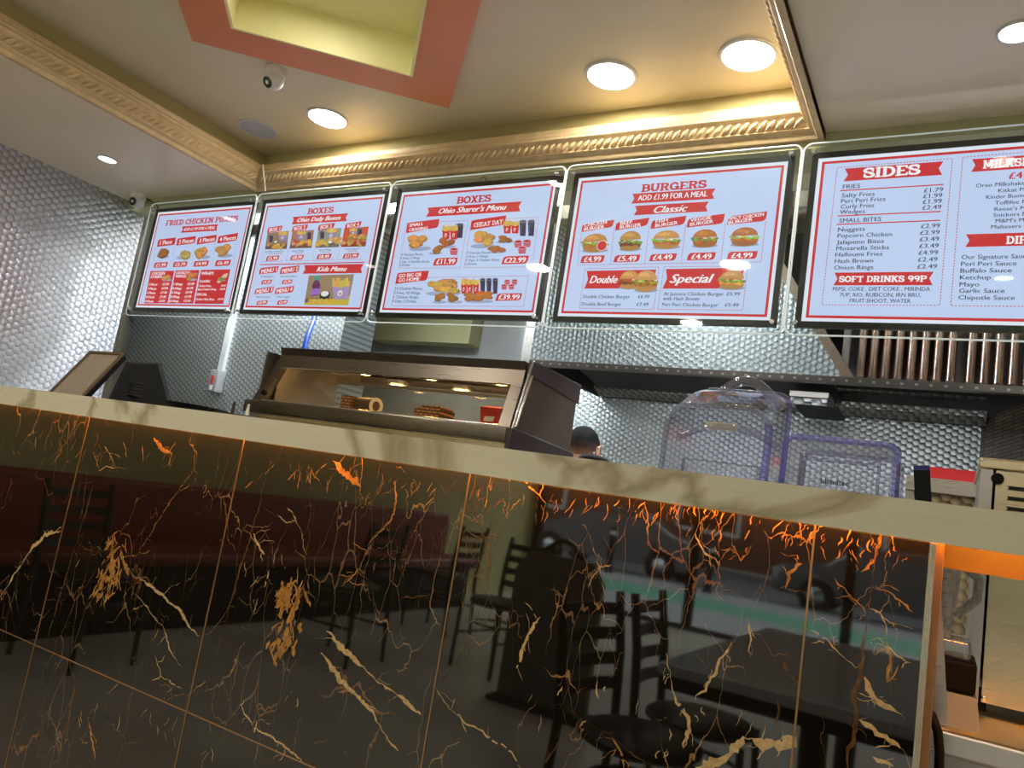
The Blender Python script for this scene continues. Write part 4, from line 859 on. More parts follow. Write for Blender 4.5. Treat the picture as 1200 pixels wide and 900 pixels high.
patch([(132, 625), (140, 650), (130, 670), (122, 695)], 60, 6, G_, 9); patch([(335, 680), (345, 705), (337, 735), (328, 765)], 80, 7, G_, 10); patch([(560, 560), (570, 600), (560, 660), (545, 715)], 70, 12, W_); patch([(330, 620), (320, 690), (350, 700)], 16, 16, P_); patch([(120, 640), (150, 700)], 12, 22, P_); patch([(500, 610), (480, 650), (440, 660)], 14, 16, W_)
patch([(20, 500), (120, 520), (260, 535)], 34, 22, G_); patch([(300, 540), (420, 560), (520, 580)], 40, 18, G_); patch([(560, 580), (700, 590), (840, 605)], 50, 18, G_); patch([(860, 620), (960, 630), (1070, 650)], 44, 18, G_); patch([(640, 800), (760, 850), (860, 800)], 16, 40, P_); patch([(60, 800), (200, 840), (330, 860)], 26, 40, P_)
b.build('marble_cladding', [BM, GOLDV, PALEV, BROWNV], t)
BRONZE = mat('bronze_joint', (176, 140, 96), .3, metal=.7, vary=.1)
b = MB(); jz = .5*(P(0, 738, YT).z + P(370, 900, YT).z)
xs = [P(45, 738, YT).x, P(237, 750, YT).x, P(517, 760, YT).x, P(941, 760, YT).x]; xs.insert(0, xs[0]-(xs[1]-xs[0])); xs.insert(0, xs[0]-(xs[2]-xs[1])); xs.insert(0, xs[0]-.6)
for x in xs:
    if x > -4.6: b.box((x-.0014, YT-.0012, 0), (x+.0014, YT+.002, 1.204))
b.box((-4.66, YT-.0012, jz-.0012), (P(517, 760, YT).x, YT+.002, jz+.0012)); b.box((-4.66, YT-.0012, jz-.602), (XEND, YT+.002, jz-.6))
b.build('bronze_joints', BRONZE, t)
b = MB(); b.box((XEND-.003, YT-.008, 0), (XEND+.005, YT+.002, 1.20)); b.box((XEND+.004, YT-.006, 0), (XEND+.014, 1.30, 1.20), 1)
b.build('edge_trim', [brushed('warm_edge_metal', (206, 188, 160), .25, 2), mat('end_cladding', (150, 104, 60), .35, vary=.1)], t, label='polished metal edge strip at the counter end')
MB().box((-4.66, YT+.0125, 0), (XEND+.003, 1.30, 1.15)).build('carcass', BLACK, t)
# orange light strip under the slab lip
t = thing('led_strip', 'orange light strip hidden under the lip of the bar top', 'light strip', (-1.5, 1.168, 1.2))
MB().box((-4.6, 1.1672, 1.2055), (1.28, 1.1795, 1.2110)).build('diffuser', glow('orange_led', (255, 160, 44), LED), t)

# ------------------------------------------------------------------ worktable behind the bar
t = thing('steel_worktable', 'long brushed steel worktable behind the bar, seen under the slab at right', 'worktable', (-2, 1.8, 0))
MB().box((-4.6, 1.47, .86), (1.3, 2.12, .90), bevel=.006).build('table_top', STEEL, t)
MB().box((-4.55, 1.50, .18), (1.25, 2.08, .20)).build('under_shelf', STEELD, t)
for x in (-4.5, -2.6, -.9, 1.2):
    for y in (1.52, 2.06): MB().box((x-.02, y-.02, 0), (x+.02, y+.02, .861)).build('leg', STEELZ, t)

# ------------------------------------------------------------------ left: till, bottles, socket
# customer display, leaning back
TL, TRr, BL = P(106, 412, 1.9), P(147, 414.5, 1.95), P(62, 458, 1.75)
r_ = (TRr-TL); d_ = (BL-TL)*1.22; wv = r_.normalized(); dv = (d_ - wv*d_.dot(wv)).normalized(); nv = wv.cross(dv); 
if nv.y > 0: nv = -nv
Wd, Hd = r_.length, d_.length
def on(a, c, h): return TL + wv*a + dv*c + nv*h
def plate(b, a0, c0, a1, c1, h0, h1, mi=0): return b.hexa([on(a0, c0, h0), on(a1, c0, h0), on(a1, c1, h0), on(a0, c1, h0)], [on(a0, c0, h1), on(a1, c0, h1), on(a1, c1, h1), on(a0, c1, h1)], mi)
t = thing('customer_display', 'tan-grey screen in a dark bezel leaning towards the customer, by the till', 'screen', on(Wd/2, Hd, 0))
b = MB(); m_ = .014; Tn = mat('display_bezel', (92, 76, 56), .4)
for q in ((0, 0, Wd, m_), (0, Hd-m_, Wd, Hd), (0, m_, m_, Hd-m_), (Wd-m_, m_, Wd, Hd-m_)): plate(b, *q, 0, .006)
b.build('bezel', Tn, t); plate(MB(), m_, m_, Wd-m_, Hd-m_, -.002, .001).build('screen', mat('dull_screen', (150, 138, 124), .25, vary=.03), t)
b = MB(); plate(b, .004, .004, Wd-.004, Hd-.004, -.026, -.0021); b.build('back_shell', BLACK, t)
c = on(Wd/2, Hd*.6, -.02); f = Vector((c.x+.03, c.y+.12, .903))
MB().tube([c, c.lerp(f, .5)+Vector((0, .03, 0)), f], .018, 12).lathe([(.09, 0), (.09, .012), (.03, .02)], f, 28, cap=True).build('stand', BLACK, t, smooth=40)
# till monitor seen from behind
t = thing('till_monitor', 'black till monitor with its back towards the bar', 'monitor', (-2.85, 1.95, .9))
a0, a1, a2, a3 = P(148, 424, 1.86), P(189, 425.5, 1.96), P(207, 492, 1.93), P(120, 482, 1.80)
pn = (a1-a0).cross(a3-a0); rr = ray(207, 492); a2 = Vector((0, 0, EYE)) + rr*(pn.dot(a0-Vector((0, 0, EYE)))/pn.dot(rr))     # keep the back flat
b = MB(); nn = (a1-a0).cross(a3-a0).normalized(); nn = -nn if nn.y > 0 else nn
cx_ = (a0+a1+a2+a3)/4
inn = [q.lerp(cx_, .16) + nn*.03 for q in (a0, a1, a2, a3)]
b.hexa([a0, a1, a2, a3], inn); b.build('back_shell', BLACK, t, smooth=30)
b = MB(); b.hexa([q - nn*.016 for q in (a0, a1, a2, a3)], [q - nn*.0005 for q in (a0, a1, a2, a3)]); b.build('bezel', mat('till_bezel', (12, 12, 18), .5, spec=.2), t)
b = MB()
for i in range(5):
    q = inn[3].lerp(inn[2], .25) .lerp(inn[0].lerp(inn[1], .25), .3+.07*i) + nn*.0005; u = (inn[2]-inn[3]).normalized()
    b.box(q - u*0 - Vector((.0, .002, .003)), q + u*.05 + Vector((0, .002, .003)))
b.build('port_panel', mat('port_grey', (34, 34, 36), .5), t)
f = Vector((cx_.x, cx_.y+.02, .912)); MB().tube([cx_, cx_.lerp(f, .6)+Vector((0, .05, 0)), f], .022, 12).lathe([(.11, 0), (.11, .014), (.03, .022)], f, 28, cap=True).build('stand', BLACK, t, smooth=40)
# bottles, lid and tray behind the bar
def bottle(name, label, loc, r, h, m):
    t = thing(name, label, 'bottle', loc)
    MB().lathe([(0, 0), (r*.95, 0), (r, .006), (r, h*.62), (r*.9, h*.72), (r*.5, h*.78)], (0, 0, 0), 24, cap=False).build('body', m, t, smooth=50, world=False)
    MB().lathe([(r*.62, h*.76), (r*.62, h*.83), (r*.3, h*.86), (r*.14, h), (0, h)], (0, 0, 0), 20).build('nozzle_cap', m, t, smooth=50, world=False)
q = P(275, 471, 2.05); bottle('sauce_bottle', 'dark brown sauce bottle standing left of the heated cabinet', (q.x, 2.05, .9), .030, q.z-.9, mat('dark_sauce', (52, 30, 28), .3))
q = P(290, 473.5, 2.02); bottle('sauce_bottle', 'cream coloured sauce bottle touching the heated cabinet', (q.x+.008, 2.02, .9), .033, q.z-.9, mat('cream_sauce', (206, 206, 184), .35))
q = P(230, 476, 1.8)
t = thing('cooking_pan', 'black round pan rim peeping over the bar right of the till', 'pan', (q.x, 1.8, .9))
MB().lathe([(.08, 0), (.085, q.z-.92), (.105, q.z-.908), (.11, q.z-.90), (.105, q.z-.90), (.09, q.z-.91), (.075, .01), (0, .01)], (0, 0, 0), 32).build('bowl', BLACK, t, smooth=40, world=False)
MB().tube([(.10, 0, q.z-.915), (.18, .02, q.z-.92), (.27, .05, q.z-.918)], .012, 10).build('handle', BLACK, t, smooth=50, world=False)
# socket with trunking on the steel wall
s0, s1 = P(252, 447, 3.36), P(272, 372, 3.38); t = thing('fused_switch', 'grey switch box with red rocker at the foot of pale trunking', 'switch', (s0.x, 3.4, s0.z))
x = s0.x
MB().box((x-.045, 3.335, s0.z-.075), (x+.045, 3.40, s0.z+.075), bevel=.008).build('switch_box', GREYP, t, smooth=30)
MB().box((x-.008, 3.328, s0.z-.02), (x+.014, 3.336, s0.z+.035), bevel=.003).build('rocker', REDP, t, label='red rocker'); MB().box((x-.010, 3.331, s0.z-.062), (x+.014, 3.336, s0.z-.030)).build('indicator_label', WHITE, t)
MB().box((x-.024, 3.375, s0.z+.075), (x+.024, 3.40, 2.69)).build('trunking', mat('pale_trunking', (206, 212, 210), .5), t)
b = MB(); q = P(357, 407, 2.9); b.tube([(q.x, 2.9, .012), (q.x, 2.9, .9), P(357, 407, 2.9)+Vector((0, 0, -.25)), P(357, 407, 2.9), P(361, 392, 2.95), P(367, 377, 3.0), P(372, 360, 3.1)], .014, 10)
tag(b.build('blue_hose', mat('blue_hose', (44, 84, 190), .4), smooth=60), 'blue hose rising behind the left end of the heated cabinet', 'hose')

# ------------------------------------------------------------------ heated display cabinet
CY = 2.25; cl = P(331, 411, CY).x; cr = P(617, 426, CY).x
def zz(u, v, y): return P(u, v, y).z
zt = zz(617, 424, CY); zc = zz(615, 433.5, CY); zg1 = zz(597, 450, 2.24); zg0 = zz(585, 500, 2.195); zb1 = zz(588, 505, 2.18); zb0 = zz(588, 518, 2.17)
t = thing('heated_display_cabinet', 'wide stainless heated food cabinet with a sloping glass front, under the menu boards', 'display cabinet', ((cl+cr)/2, 2.4, .9))
yg1, yg0 = 2.235, 2.185; yb = 2.62
STEEL_KEEP = STEEL; STEEL = brushed('cabinet_steel', (120, 112, 103), .3, 0)
b = MB(); b.hexa([(cl, CY, zc), (cr, CY, zc), (cr, yb, zc), (cl, yb, zc)], [(cl, CY-.012, zt), (cr, CY-.012, zt), (cr, yb, zt), (cl, yb, zt)]); b.build('top_cap', STEEL, t)
b = MB(); dx = .055
b.hexa([(cl-.02, yg1, zg1), (cr+.005, yg1, zg1), (cr+.005, yg1+.03, zg1), (cl-.02, yg1+.03, zg1)], [(cl, CY, zc-.001), (cr, CY, zc-.001), (cr, CY+.03, zc-.001), (cl, CY+.03, zc-.001)])      # header
b.hexa([(cl-.045, yg0, zg0), (cl+.01, yg0, zg0), (cl+.01, yg0+.03, zg0), (cl-.045, yg0+.03, zg0)], [(cl-.02, yg1, zg1), (cl+.035, yg1, zg1), (cl+.035, yg1+.03, zg1), (cl-.02, yg1+.03, zg1)])
b.hexa([(cr-.035, yg0, zg0), (cr+.012, yg0, zg0), (cr+.012, yg0+.03, zg0), (cr-.035, yg0+.03, zg0)], [(cr-.04, yg1, zg1), (cr+.005, yg1, zg1), (cr+.005, yg1+.03, zg1), (cr-.04, yg1+.03, zg1)])
b.build('front_frame', STEEL, t)
b = MB(); b.box((cl-.07, 2.165, zb0), (cr+.015, 2.235, zg0), bevel=.006); b.build('front_rail', STEEL, t, smooth=30)
b = MB(); b.box((cl-.04, 2.185, .1), (cr+.012, 2.60, zb0)); b.build('base', brushed('warm_steel', (206, 194, 176), .28, 0), t)
b = MB(); b.hexa([(cl+.005, yg0+.030, zg0), (cr-.03, yg0+.030, zg0), (cr-.03, yg0+.035, zg0), (cl+.005, yg0+.035, zg0)], [(cl+.03, yg1+.008, zg1), (cr-.035, yg1+.008, zg1), (cr-.035, yg1+.013, zg1), (cl+.03, yg1+.013, zg1)]); b.build('front_glass', clear('cabinet_glass', (250, 246, 238)), t)
MB().tube([(cl+.034, yg1+.003, zg1-.003), (cr-.038, yg1+.003, zg1-.003), (cr-.036, yg0+.003, zg0+.004), (cl+.008, yg0+.003, zg0+.004)], .0035, 8, closed=True).build('glass_edge', CHROME, t, label='bright edge round the front glass')
WALLW = brushed('cabinet_lining', (214, 206, 194), .35, 2)
b = MB(); b.box((cl, 2.23, zg0-.004), (cr-.01, yb, zg0+.008)); b.box((cl-.01, 2.26, zg0), (cl, yb, zc)); b.box((cl, 2.262, zc-.012), (cr, yb, zc-.002)); b.box((cl, yb-.012, zg0+.16), (cr, yb, zc-.002)); b.build('lining', WALLW, t)
MB().box((cl, yb-.008, zg0), (cr, yb-.003, zg0+.16)).build('rear_glass', MATS['cabinet_glass'], t)
MB().box((cl+.2, 2.54, zg0+.165), (cr-.05, 2.60, zg0+.19)).build('rear_shelf', CHROME, t)
kb = P(328, 463, 2.19); MB().lathe([(0, -.022), (.011, -.020), (.012, -.008), (.007, 0)], (cl+.018, yg0+.012, zg0+.035), 18, (0, 1, 0)).build('knob', BLACK, t, smooth=40)
HEATM = glow('heat_lamp', (255, 204, 122), HEAT)
for u, v in ((423, 449), (501, 454), (583, 461)):
    q = P(u, v, 2.42); l = MB().lathe([(.05, 0), (.046, -.012), (.034, -.016)], (q.x, 2.42, zc-.012), 28).build('lamp_holder', CHROME, t, smooth=40)
    MB().lathe([(.034, -.014), (.022, -.017), (0, -.018)], (q.x, 2.42, zc-.012), 24).build('heat_lamp', HEATM, l, smooth=40)
for x in (cl+.02, cr-.05):
    for y in (2.23, 2.56): MB().lathe([(.03, 0), (.03, .05), (.012, .055), (.012, .101)], (x, y, 0), 18, cap=True).build('foot', BLACK, t, smooth=40)
# right flank: dark panel between two plum bands
def flank(b, pts, mi=0, th=.014): return b.prism([(cr+.016, y, z) for y, z in pts], (th, 0, 0), mi)
yb_t = P(667, 447, 2.5); 
b = MB(); flank(b, [(2.245, zc-.005), (2.62, zc-.02), (2.66, .1), (2.185, .1), (2.185, zb0)]); b.build('side_panel', BROWNP, t)
PLUM = mat('plum_band', (66, 52, 56), .4, vary=.1)
b = MB(); flank(b, [(2.24, zt), (2.63, zt-.005), (2.635, zc-.045), (2.236, zc-.018)], 0, .018); flank(b, [(2.165, zb1+.012), (2.655, zb1-.012), (2.66, zb0-.05), (2.165, zb0-.018)], 0, .018); b.build('side_band', PLUM, t)
b = MB(); b.tube([(cr+.033, 2.236, zt), (cr+.033, 2.168, zb1+.012)], .004, 6); b.tube([(cr+.034, 2.24, zt+.001), (cr+.034, 2.63, zt-.004)], .003, 6); b.tube([(cr+.034, 2.165, zb1+.013), (cr+.034, 2.655, zb1-.010)], .003, 6); b.tube([(cr+.033, 2.245, zc-.02), (cr+.033, 2.19, zb1+.02)], .005, 6); b.build('side_piping', CHROME, t)
MB().box((cl-.034, 2.2, .1), (cl-.02, 2.62, zc)).build('side_panel', STEEL, t); STEEL = STEEL_KEEP
# cartons and a fries box inside
CART, N_, L_, pb = new_mat('brick_print_card'); setin(pb, Roughness=.6)
tc = N_.new('ShaderNodeTexCoord'); mp = N_.new('ShaderNodeMapping'); mp.inputs['Rotation'].default_value = (PI/2, 0, 0); bt = N_.new('ShaderNodeTexBrick'); bt.inputs['Scale'].default_value = 28
bt.inputs['Color1'].default_value = lin((196, 142, 84))+(1,); bt.inputs['Color2'].default_value = lin((180, 122, 66))+(1,); bt.inputs['Mortar'].default_value = lin((46, 30, 22))+(1,); bt.inputs['Mortar Size'].default_value = .07; bt.inputs['Row Height'].default_value = .34; bt.inputs['Brick Width'].default_value = .7
L_.new(tc.outputs['Object'], mp.inputs[0]); L_.new(mp.outputs[0], bt.inputs[0]); L_.new(bt.outputs[0], pb.inputs['Base Color'])
zf = zg0+.009
q = P(425, 476, 2.36)
t = thing('burger_carton', 'brick-patterned carton with a dark rolled side, left in the heated cabinet', 'carton', (q.x, 2.36, zf))
b = MB(); b.box((-.075, -.05, 0), (-.02, .05, .062)); b.build('brick_end', CART, t, world=False)
b = MB(); b.tube([(-.02, 0, .034), (.085, -.02, .034)], .033, 20); b.build('rolled_side', mat('dark_card', (84, 62, 44), .5), t, smooth=50, world=False); MB().lathe([(.034, 0), (.034, .004), (.020, .004), (.018, -.01)], (.085, -.02, .034), 20, (.98, -.18, 0)).build('rim', WHITE, t, smooth=40, world=False)
q = P(509, 484, 2.36)
t = thing('burger_carton', 'brick-patterned carton lying in the middle of the heated cabinet', 'carton', (q.x, 2.36, zf))
b = MB(); b.box((-.062, -.05, 0), (.062, .05, .046), bevel=.004); b.box((-.03, -.045, .046), (.055, .045, .056), bevel=.003); b.build('box', CART, t, world=False)
q = P(578, 488, 2.38)
t = thing('fries_box', 'red fries box at the right end of the heated cabinet', 'box', (q.x, 2.38, zf))
b = MB(); b.hexa([(-.036, -.02, 0), (.036, -.02, 0), (.036, .02, 0), (-.036, .02, 0)], [(-.046, -.026, .075), (.046, -.026, .075), (.046, .026, .085), (-.046, .026, .085)]); b.build('box', mat('red_card', (220, 40, 34), .5), t, world=False)
b = MB(); b.add([(-.022, -.0275, .022), (.020, -.0275, .022), (.024, -.0275, .042), (-.020, -.0275, .040)], [(0, 1, 2, 3)]); b.build('emblem', WHITE, t, world=False)

# ------------------------------------------------------------------ extraction canopy
HYF, HYB = 3.6, 4.56
zh0 = .5*(P(640, 423, HYF).z + P(985, 441, HYF).z); hl = P(621, 420, HYF).x; hr = P(987, 441, HYF).x; hr2 = P(958, 394, HYF).x; XH = 1.6
t = thing('extraction_canopy', 'large steel extraction canopy with a swirled front and rows of baffles at right', 'extractor hood', (0, 4, zh0))
ztop = 2.69; kx = (hr2-hr)/(P(958, 394, HYF).z-zh0)
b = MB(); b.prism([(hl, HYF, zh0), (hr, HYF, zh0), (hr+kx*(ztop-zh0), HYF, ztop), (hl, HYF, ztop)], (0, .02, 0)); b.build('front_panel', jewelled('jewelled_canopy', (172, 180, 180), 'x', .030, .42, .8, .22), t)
b = MB(); b.prism([(hr, HYF-.002, zh0), (hr+.05, HYF-.002, zh0), (hr+.05+kx*(ztop-zh0), HYF-.002, ztop), (hr+kx*(ztop-zh0), HYF-.002, ztop)], (0, .03, 0)); b.build('slanted_edge', mat('ribbed_edge', (112, 96, 80), .5, metal=.5, vary=.2, scale=80), t)
b = MB(); b.box((hl, HYF-.004, zh0-.03), (XH, HYF+.04, zh0)); b.build('gutter', STEELD, t)
b = MB()
for i in range(70): x = hl + .02 + i*.055; b.box((x, HYF-.006, zh0-.022), (x+.012, HYF-.003, zh0-.012))
b.build('gutter_slot', STEEL, t)
MB().box((hl+.1, HYF+.042, zh0-.022), (XH-.1, HYF+.062, zh0-.002)).build('added_strip', glow('added_strip_glow', (246, 250, 255), CANOPY_FILL), t, label='unseen white light strip added inside the canopy lip to brighten the wall')  # added light, hidden by the gutter, that lifts the wall below
b = MB()  # underside, its shade painted as near-black steel: sloping back skirt, roof, ends
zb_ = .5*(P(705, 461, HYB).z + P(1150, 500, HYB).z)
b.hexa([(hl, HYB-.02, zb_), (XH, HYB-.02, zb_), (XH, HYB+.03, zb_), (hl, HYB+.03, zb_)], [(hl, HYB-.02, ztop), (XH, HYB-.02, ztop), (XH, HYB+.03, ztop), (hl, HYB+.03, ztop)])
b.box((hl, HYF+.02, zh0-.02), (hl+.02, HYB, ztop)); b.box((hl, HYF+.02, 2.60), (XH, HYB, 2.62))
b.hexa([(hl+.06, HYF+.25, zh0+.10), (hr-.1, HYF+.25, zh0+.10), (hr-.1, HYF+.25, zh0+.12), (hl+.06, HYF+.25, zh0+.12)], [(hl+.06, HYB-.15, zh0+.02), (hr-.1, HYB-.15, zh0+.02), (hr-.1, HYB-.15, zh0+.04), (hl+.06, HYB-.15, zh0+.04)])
b.build('shaded_lining', SHADED, t)
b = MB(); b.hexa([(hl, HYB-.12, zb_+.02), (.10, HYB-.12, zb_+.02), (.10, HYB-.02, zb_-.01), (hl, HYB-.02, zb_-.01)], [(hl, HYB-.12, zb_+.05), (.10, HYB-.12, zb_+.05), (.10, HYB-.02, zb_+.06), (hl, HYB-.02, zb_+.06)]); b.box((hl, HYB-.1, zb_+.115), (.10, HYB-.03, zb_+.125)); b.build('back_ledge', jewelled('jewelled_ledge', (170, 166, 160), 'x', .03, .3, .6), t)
BAFF = brushed('stained_baffle_steel', (188, 164, 148), .2, 2)
x = P(1003, 430, HYF+.1).x; i = 0
b = MB(); b.box((x-.06, HYF+.07, zh0), (x-.03, HYF+.10, ztop)); b.build('filter_frame', STEELZ, t)
while x < .55:
    if i in (8,): x += .022
    b = MB(); n_ = 9; w2 = .042
    prof = [(x + w2/2 - w2/2*math.cos(PI*k/n_), HYF+.10 - .035*math.sin(PI*k/n_)) for k in range(n_+1)]
    vs = [(px_, py_, zh0+.012 + .012*math.sin(PI*k/n_)) for k, (px_, py_) in enumerate(prof)] + [(px_, py_, ztop) for px_, py_ in prof]
    b.add(vs, [(k, k+1, n_+2+k, n_+1+k) for k in range(n_)] + [tuple(range(n_+1))[::-1]])
    b.build('baffle', BAFF, t, smooth=60); x += .0445 + .006; i += 1
b = MB(); b.box((hr, HYF+.13, zh0), (XH, HYF+.15, ztop)); b.build('filter_back', SHADED, t)
# lamp box and fryer below the canopy
q0, q1 = P(927, 458, 4.1), P(969, 476, 4.1)
t = thing('canopy_light', 'small steel lamp box fixed under the canopy above the blender covers', 'lamp box', (q0.x, 4.1, q1.z))
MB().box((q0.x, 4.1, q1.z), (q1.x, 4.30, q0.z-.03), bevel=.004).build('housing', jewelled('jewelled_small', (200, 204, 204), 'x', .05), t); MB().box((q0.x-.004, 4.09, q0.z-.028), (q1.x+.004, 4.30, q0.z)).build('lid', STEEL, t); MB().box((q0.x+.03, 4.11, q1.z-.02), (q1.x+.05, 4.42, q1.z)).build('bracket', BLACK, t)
q0, q1, q2 = P(1072, 541, 3.3), P(1145, 549, 3.3), P(1062, 553, 3.3)
t = thing('fryer', 'stainless fryer with a red rear band, behind the marble bar at right', 'fryer', (-.05, 3.4, 0))
zr = q1.z; zm = P(1100, 566, 3.3).z
MB().box((q0.x, 3.42, zr-.05), (.42, 3.46, zr+.002)).build('red_band', REDP, t, label='red enamelled band'); b = MB(); b.box((q2.x, 3.32, zr-.105), (.42, 3.46, zr-.051)); b.build('ledge', STEEL, t)
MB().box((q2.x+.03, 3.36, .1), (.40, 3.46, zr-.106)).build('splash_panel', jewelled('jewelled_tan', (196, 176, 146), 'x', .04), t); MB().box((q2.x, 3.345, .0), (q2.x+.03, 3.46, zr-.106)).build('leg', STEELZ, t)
MB().box((q2.x+.03, 3.0, .1), (.40, 3.359, .92)).build('tank', STEEL, t)
# black-handled scraper
h0, h1 = P(1080, 546, 1.50), P(1090, 590, 1.50)
t = thing('scraper', 'black scraper handle standing up behind the marble bar, near the red band', 'scraper', (h1.x, 1.5, .9))
dn_ = (h1-h0); foot = Vector((h1.x+.03, 1.5, .9)); ax = (foot-h0).normalized(); sd = Vector((1, 0, 0)); sd = (sd-ax*sd.dot(ax)).normalized(); th = ax.cross(sd)
e0 = h0 + ax*.11
def bar(p, q, w_, d_): return [p-sd*w_-th*d_, p+sd*w_-th*d_, p+sd*w_+th*d_, p-sd*w_+th*d_], [q-sd*w_-th*d_, q+sd*w_-th*d_, q+sd*w_+th*d_, q-sd*w_+th*d_]
MB().hexa(*bar(h0+ax*.008, e0, .0125, .007)).build('handle', BLACK, t); MB().hexa(*bar(h0, h0+ax*.008, .0125, .007)).build('end_cap', mat('blue_cap', (26, 30, 120), .3), t); MB().hexa(*bar(e0, foot, .02, .0015)).build('blade', STEEL, t)

# ------------------------------------------------------------------ blender covers on the worktable
PC = clear('clear_polycarbonate', (244, 244, 250), milk=.035, ior=1.45); PCE = clear('violet_edge', (206, 206, 250), milk=.14, ior=1.5); PCR = clear('thick_clear_edge', (222, 224, 238), milk=.12, ior=1.6)
y0 = 1.55; ca, cb_ = P(778, 520, y0).x, P(896, 555, y0).x; ct = P(845, 476, y0).z
t = thing('blender_cover', 'tall clear sound cover with an arched top and handle, left of the two', 'blender cover', ((ca+cb_)/2, 1.65, .9))
def arch(x0, x1, zt_, n=8, r=.05, z0=.902):
    pts = [(x0, z0)] + [(x0 + r - r*math.cos(PI/2*i/n), zt_-r + r*math.sin(PI/2*i/n)) for i in range(n+1)] + [(x1 - r + r*math.sin(PI/2*i/n), zt_-r + r*math.cos(PI/2*i/n)) for i in range(n+1)] + [(x1, z0)]
    return pts
cbx, bt_ = P(921, 520, 1.76).x, P(905, 462, 1.76).z
secs = []
for i in range(9):
    f_ = i/8; y = y0 + .21*f_; hump = .012*math.sin(PI*f_); secs.append([(x, y, z) for x, z in arch(ca + f_*(cbx-.215-ca)*.6, cb_ + f_*(cbx-cb_), ct + (bt_-ct)*f_ + hump, 8, .05-.02*f_)])
n_ = len(secs[0]); b = MB()
for i in range(8): b.add(secs[i]+secs[i+1], [(k, k+1, n_+k+1, n_+k) for k in range(n_-1)])
b.add(secs[0], [tuple(range(n_))]); b.add(secs[8], [tuple(range(n_))[::-1]]); b.build('shell', PC, t, smooth=40)
MB().tube(secs[0][:n_-3], .006, 8).build('front_edge', PCR, t, smooth=60); MB().tube([secs[0][-4], secs[0][-3], secs[0][-2], secs[0][-1]], .008, 8).tube(secs[8][-12:], .006, 8).build('side_edge', PCE, t, smooth=60, label='violet tinted edge')
MB().tube([(x+.02, y0-.004, z-.012) for x, z in [(ca+.01+.20*k/10, ct-.030-.03*(k/10-.5)**2*4+.012*0) for k in range(11)]], .007, 8).build('front_grip', PCR, t, smooth=60)
hc = [(ca+.055+.15*k/12, 1.66, ct-.012+.055*math.sin(PI*k/12)+(bt_-ct)*.5) for k in range(13)]
MB().tube(hc, .011, 10).build('handle', PCR, t, smooth=60)
pz = ct-.058; MB().box((ca+.085, y0-.005, pz+.008), (ca+.148, y0-.001, pz+.024)).build('badge', mat('silver_badge', (196, 190, 170), .35), t)
b = MB(); ii = [(ca+.035, y0+.006, .902), (ca+.045, y0+.006, ct-.115), (cb_-.012, y0+.006, ct-.115), (cb_-.008, y0+.006, .902)]; b.tube(ii, .004, 8); b.build('inner_frame', PCR, t, smooth=60)
b = MB(); b.lathe([(.075, 0), (.085, .22), (.07, .225), (0, .225)], ((ca+cb_)/2+.02, 1.68, .93), 4); b.build('jug', clear('blender_jug', (226, 228, 232), milk=.3), t)
MB().box((ca+.02, 1.57, .9), (cb_+.0, 1.75, .93), bevel=.008).build('motor_base', BLACK, t)

ya = 1.57; da, db = P(916, 560, ya).x, P(1050, 560, ya).x; dt = .5*(P(922, 512, ya).z+P(1044, 520, ya).z)
t = thing('blender_cover', 'low square clear cover with thick violet edges, right of the two', 'blender cover', ((da+db)/2, 1.67, .9))
fr = arch(da, db, dt, 6, .018); bk_ = arch(da+.006, db-.004, dt-.006, 6, .02)
b = MB(); s0_ = [(x, ya, z) for x, z in fr]; s1_ = [(x, ya+.19, z) for x, z in bk_]; n_ = len(s0_)
b.add(s0_+s1_, [(k, k+1, n_+k+1, n_+k) for k in range(n_-1)]); b.add(s0_, [tuple(range(n_))]); b.add(s1_, [tuple(range(n_))[::-1]]); b.build('shell', PC, t, smooth=40)
MB().tube(s0_, .0065, 8).build('front_edge', PCE, t, smooth=60, label='violet tinted edge'); MB().tube(s1_, .0055, 8).build('rear_edge', PCR, t, smooth=60)
MB().tube([(da+.03, ya+.004, .902), (da+.032, ya+.004, dt-.032), (da+.05, ya+.004, dt-.04), (db-.045, ya+.004, dt-.04), (db-.03, ya+.004, dt-.03), (db-.028, ya+.004, .902)], .003, 8).build('inner_frame', PCR, t, smooth=60)
MB().box((da+.04, ya+.02, .9), (db-.04, ya+.17, .93), bevel=.008).build('motor_base', BLACK, t)
vs, fs, x0, x1 = glyphs('blendtec', .012, 0); q0, q1 = P(962, 562.5, ya-.001), P(995, 566, ya-.001); k = (q1.x-q0.x)/(x1-x0)
MB().add([(q0.x+(x-x0)*k, ya-.0015, q0.z-.006+y*k*1.05) for x, y in vs], fs).build('lettering', mat('grey_print', (60, 62, 74), .5), t)

# ---- blender seen through the gap below the slab
yj = 1.60
t = thing('blender', 'clear measuring jug on a black and grey blender base, under the bar end', 'blender', (-.01, yj, .9))
jx0, jx1 = P(1079, 700, yj).x, P(1129, 660, yj).x; jb = P(1108, 744, yj).z; jt = P(1110, 653, yj).z; cxj = (jx0+jx1)/2; wj = (jx1-jx0)/2
b = MB(); b.hexa([(cxj-wj*.82, yj-.05, jb), (cxj+wj*.62, yj-.05, jb), (cxj+wj*.62, yj+.05, jb), (cxj-wj*.82, yj+.05, jb)], [(cxj-wj, yj-.062, jt), (cxj+wj, yj-.062, jt), (cxj+wj, yj+.06, jt), (cxj-wj, yj+.06, jt)])
b.build('jug', clear('frosted_jug', (236, 234, 230), milk=.42), t)
MB().tube([(cxj+wj, yj, jt-.01), (cxj+wj+.026, yj, jt-.03), (cxj+wj+.024, yj, jb+.07), (cxj+wj*.8, yj, jb+.035)], .008, 10).build('jug_handle', clear('jug_handle_clear', (220, 220, 220), milk=.3), t, smooth=60)
b = MB()
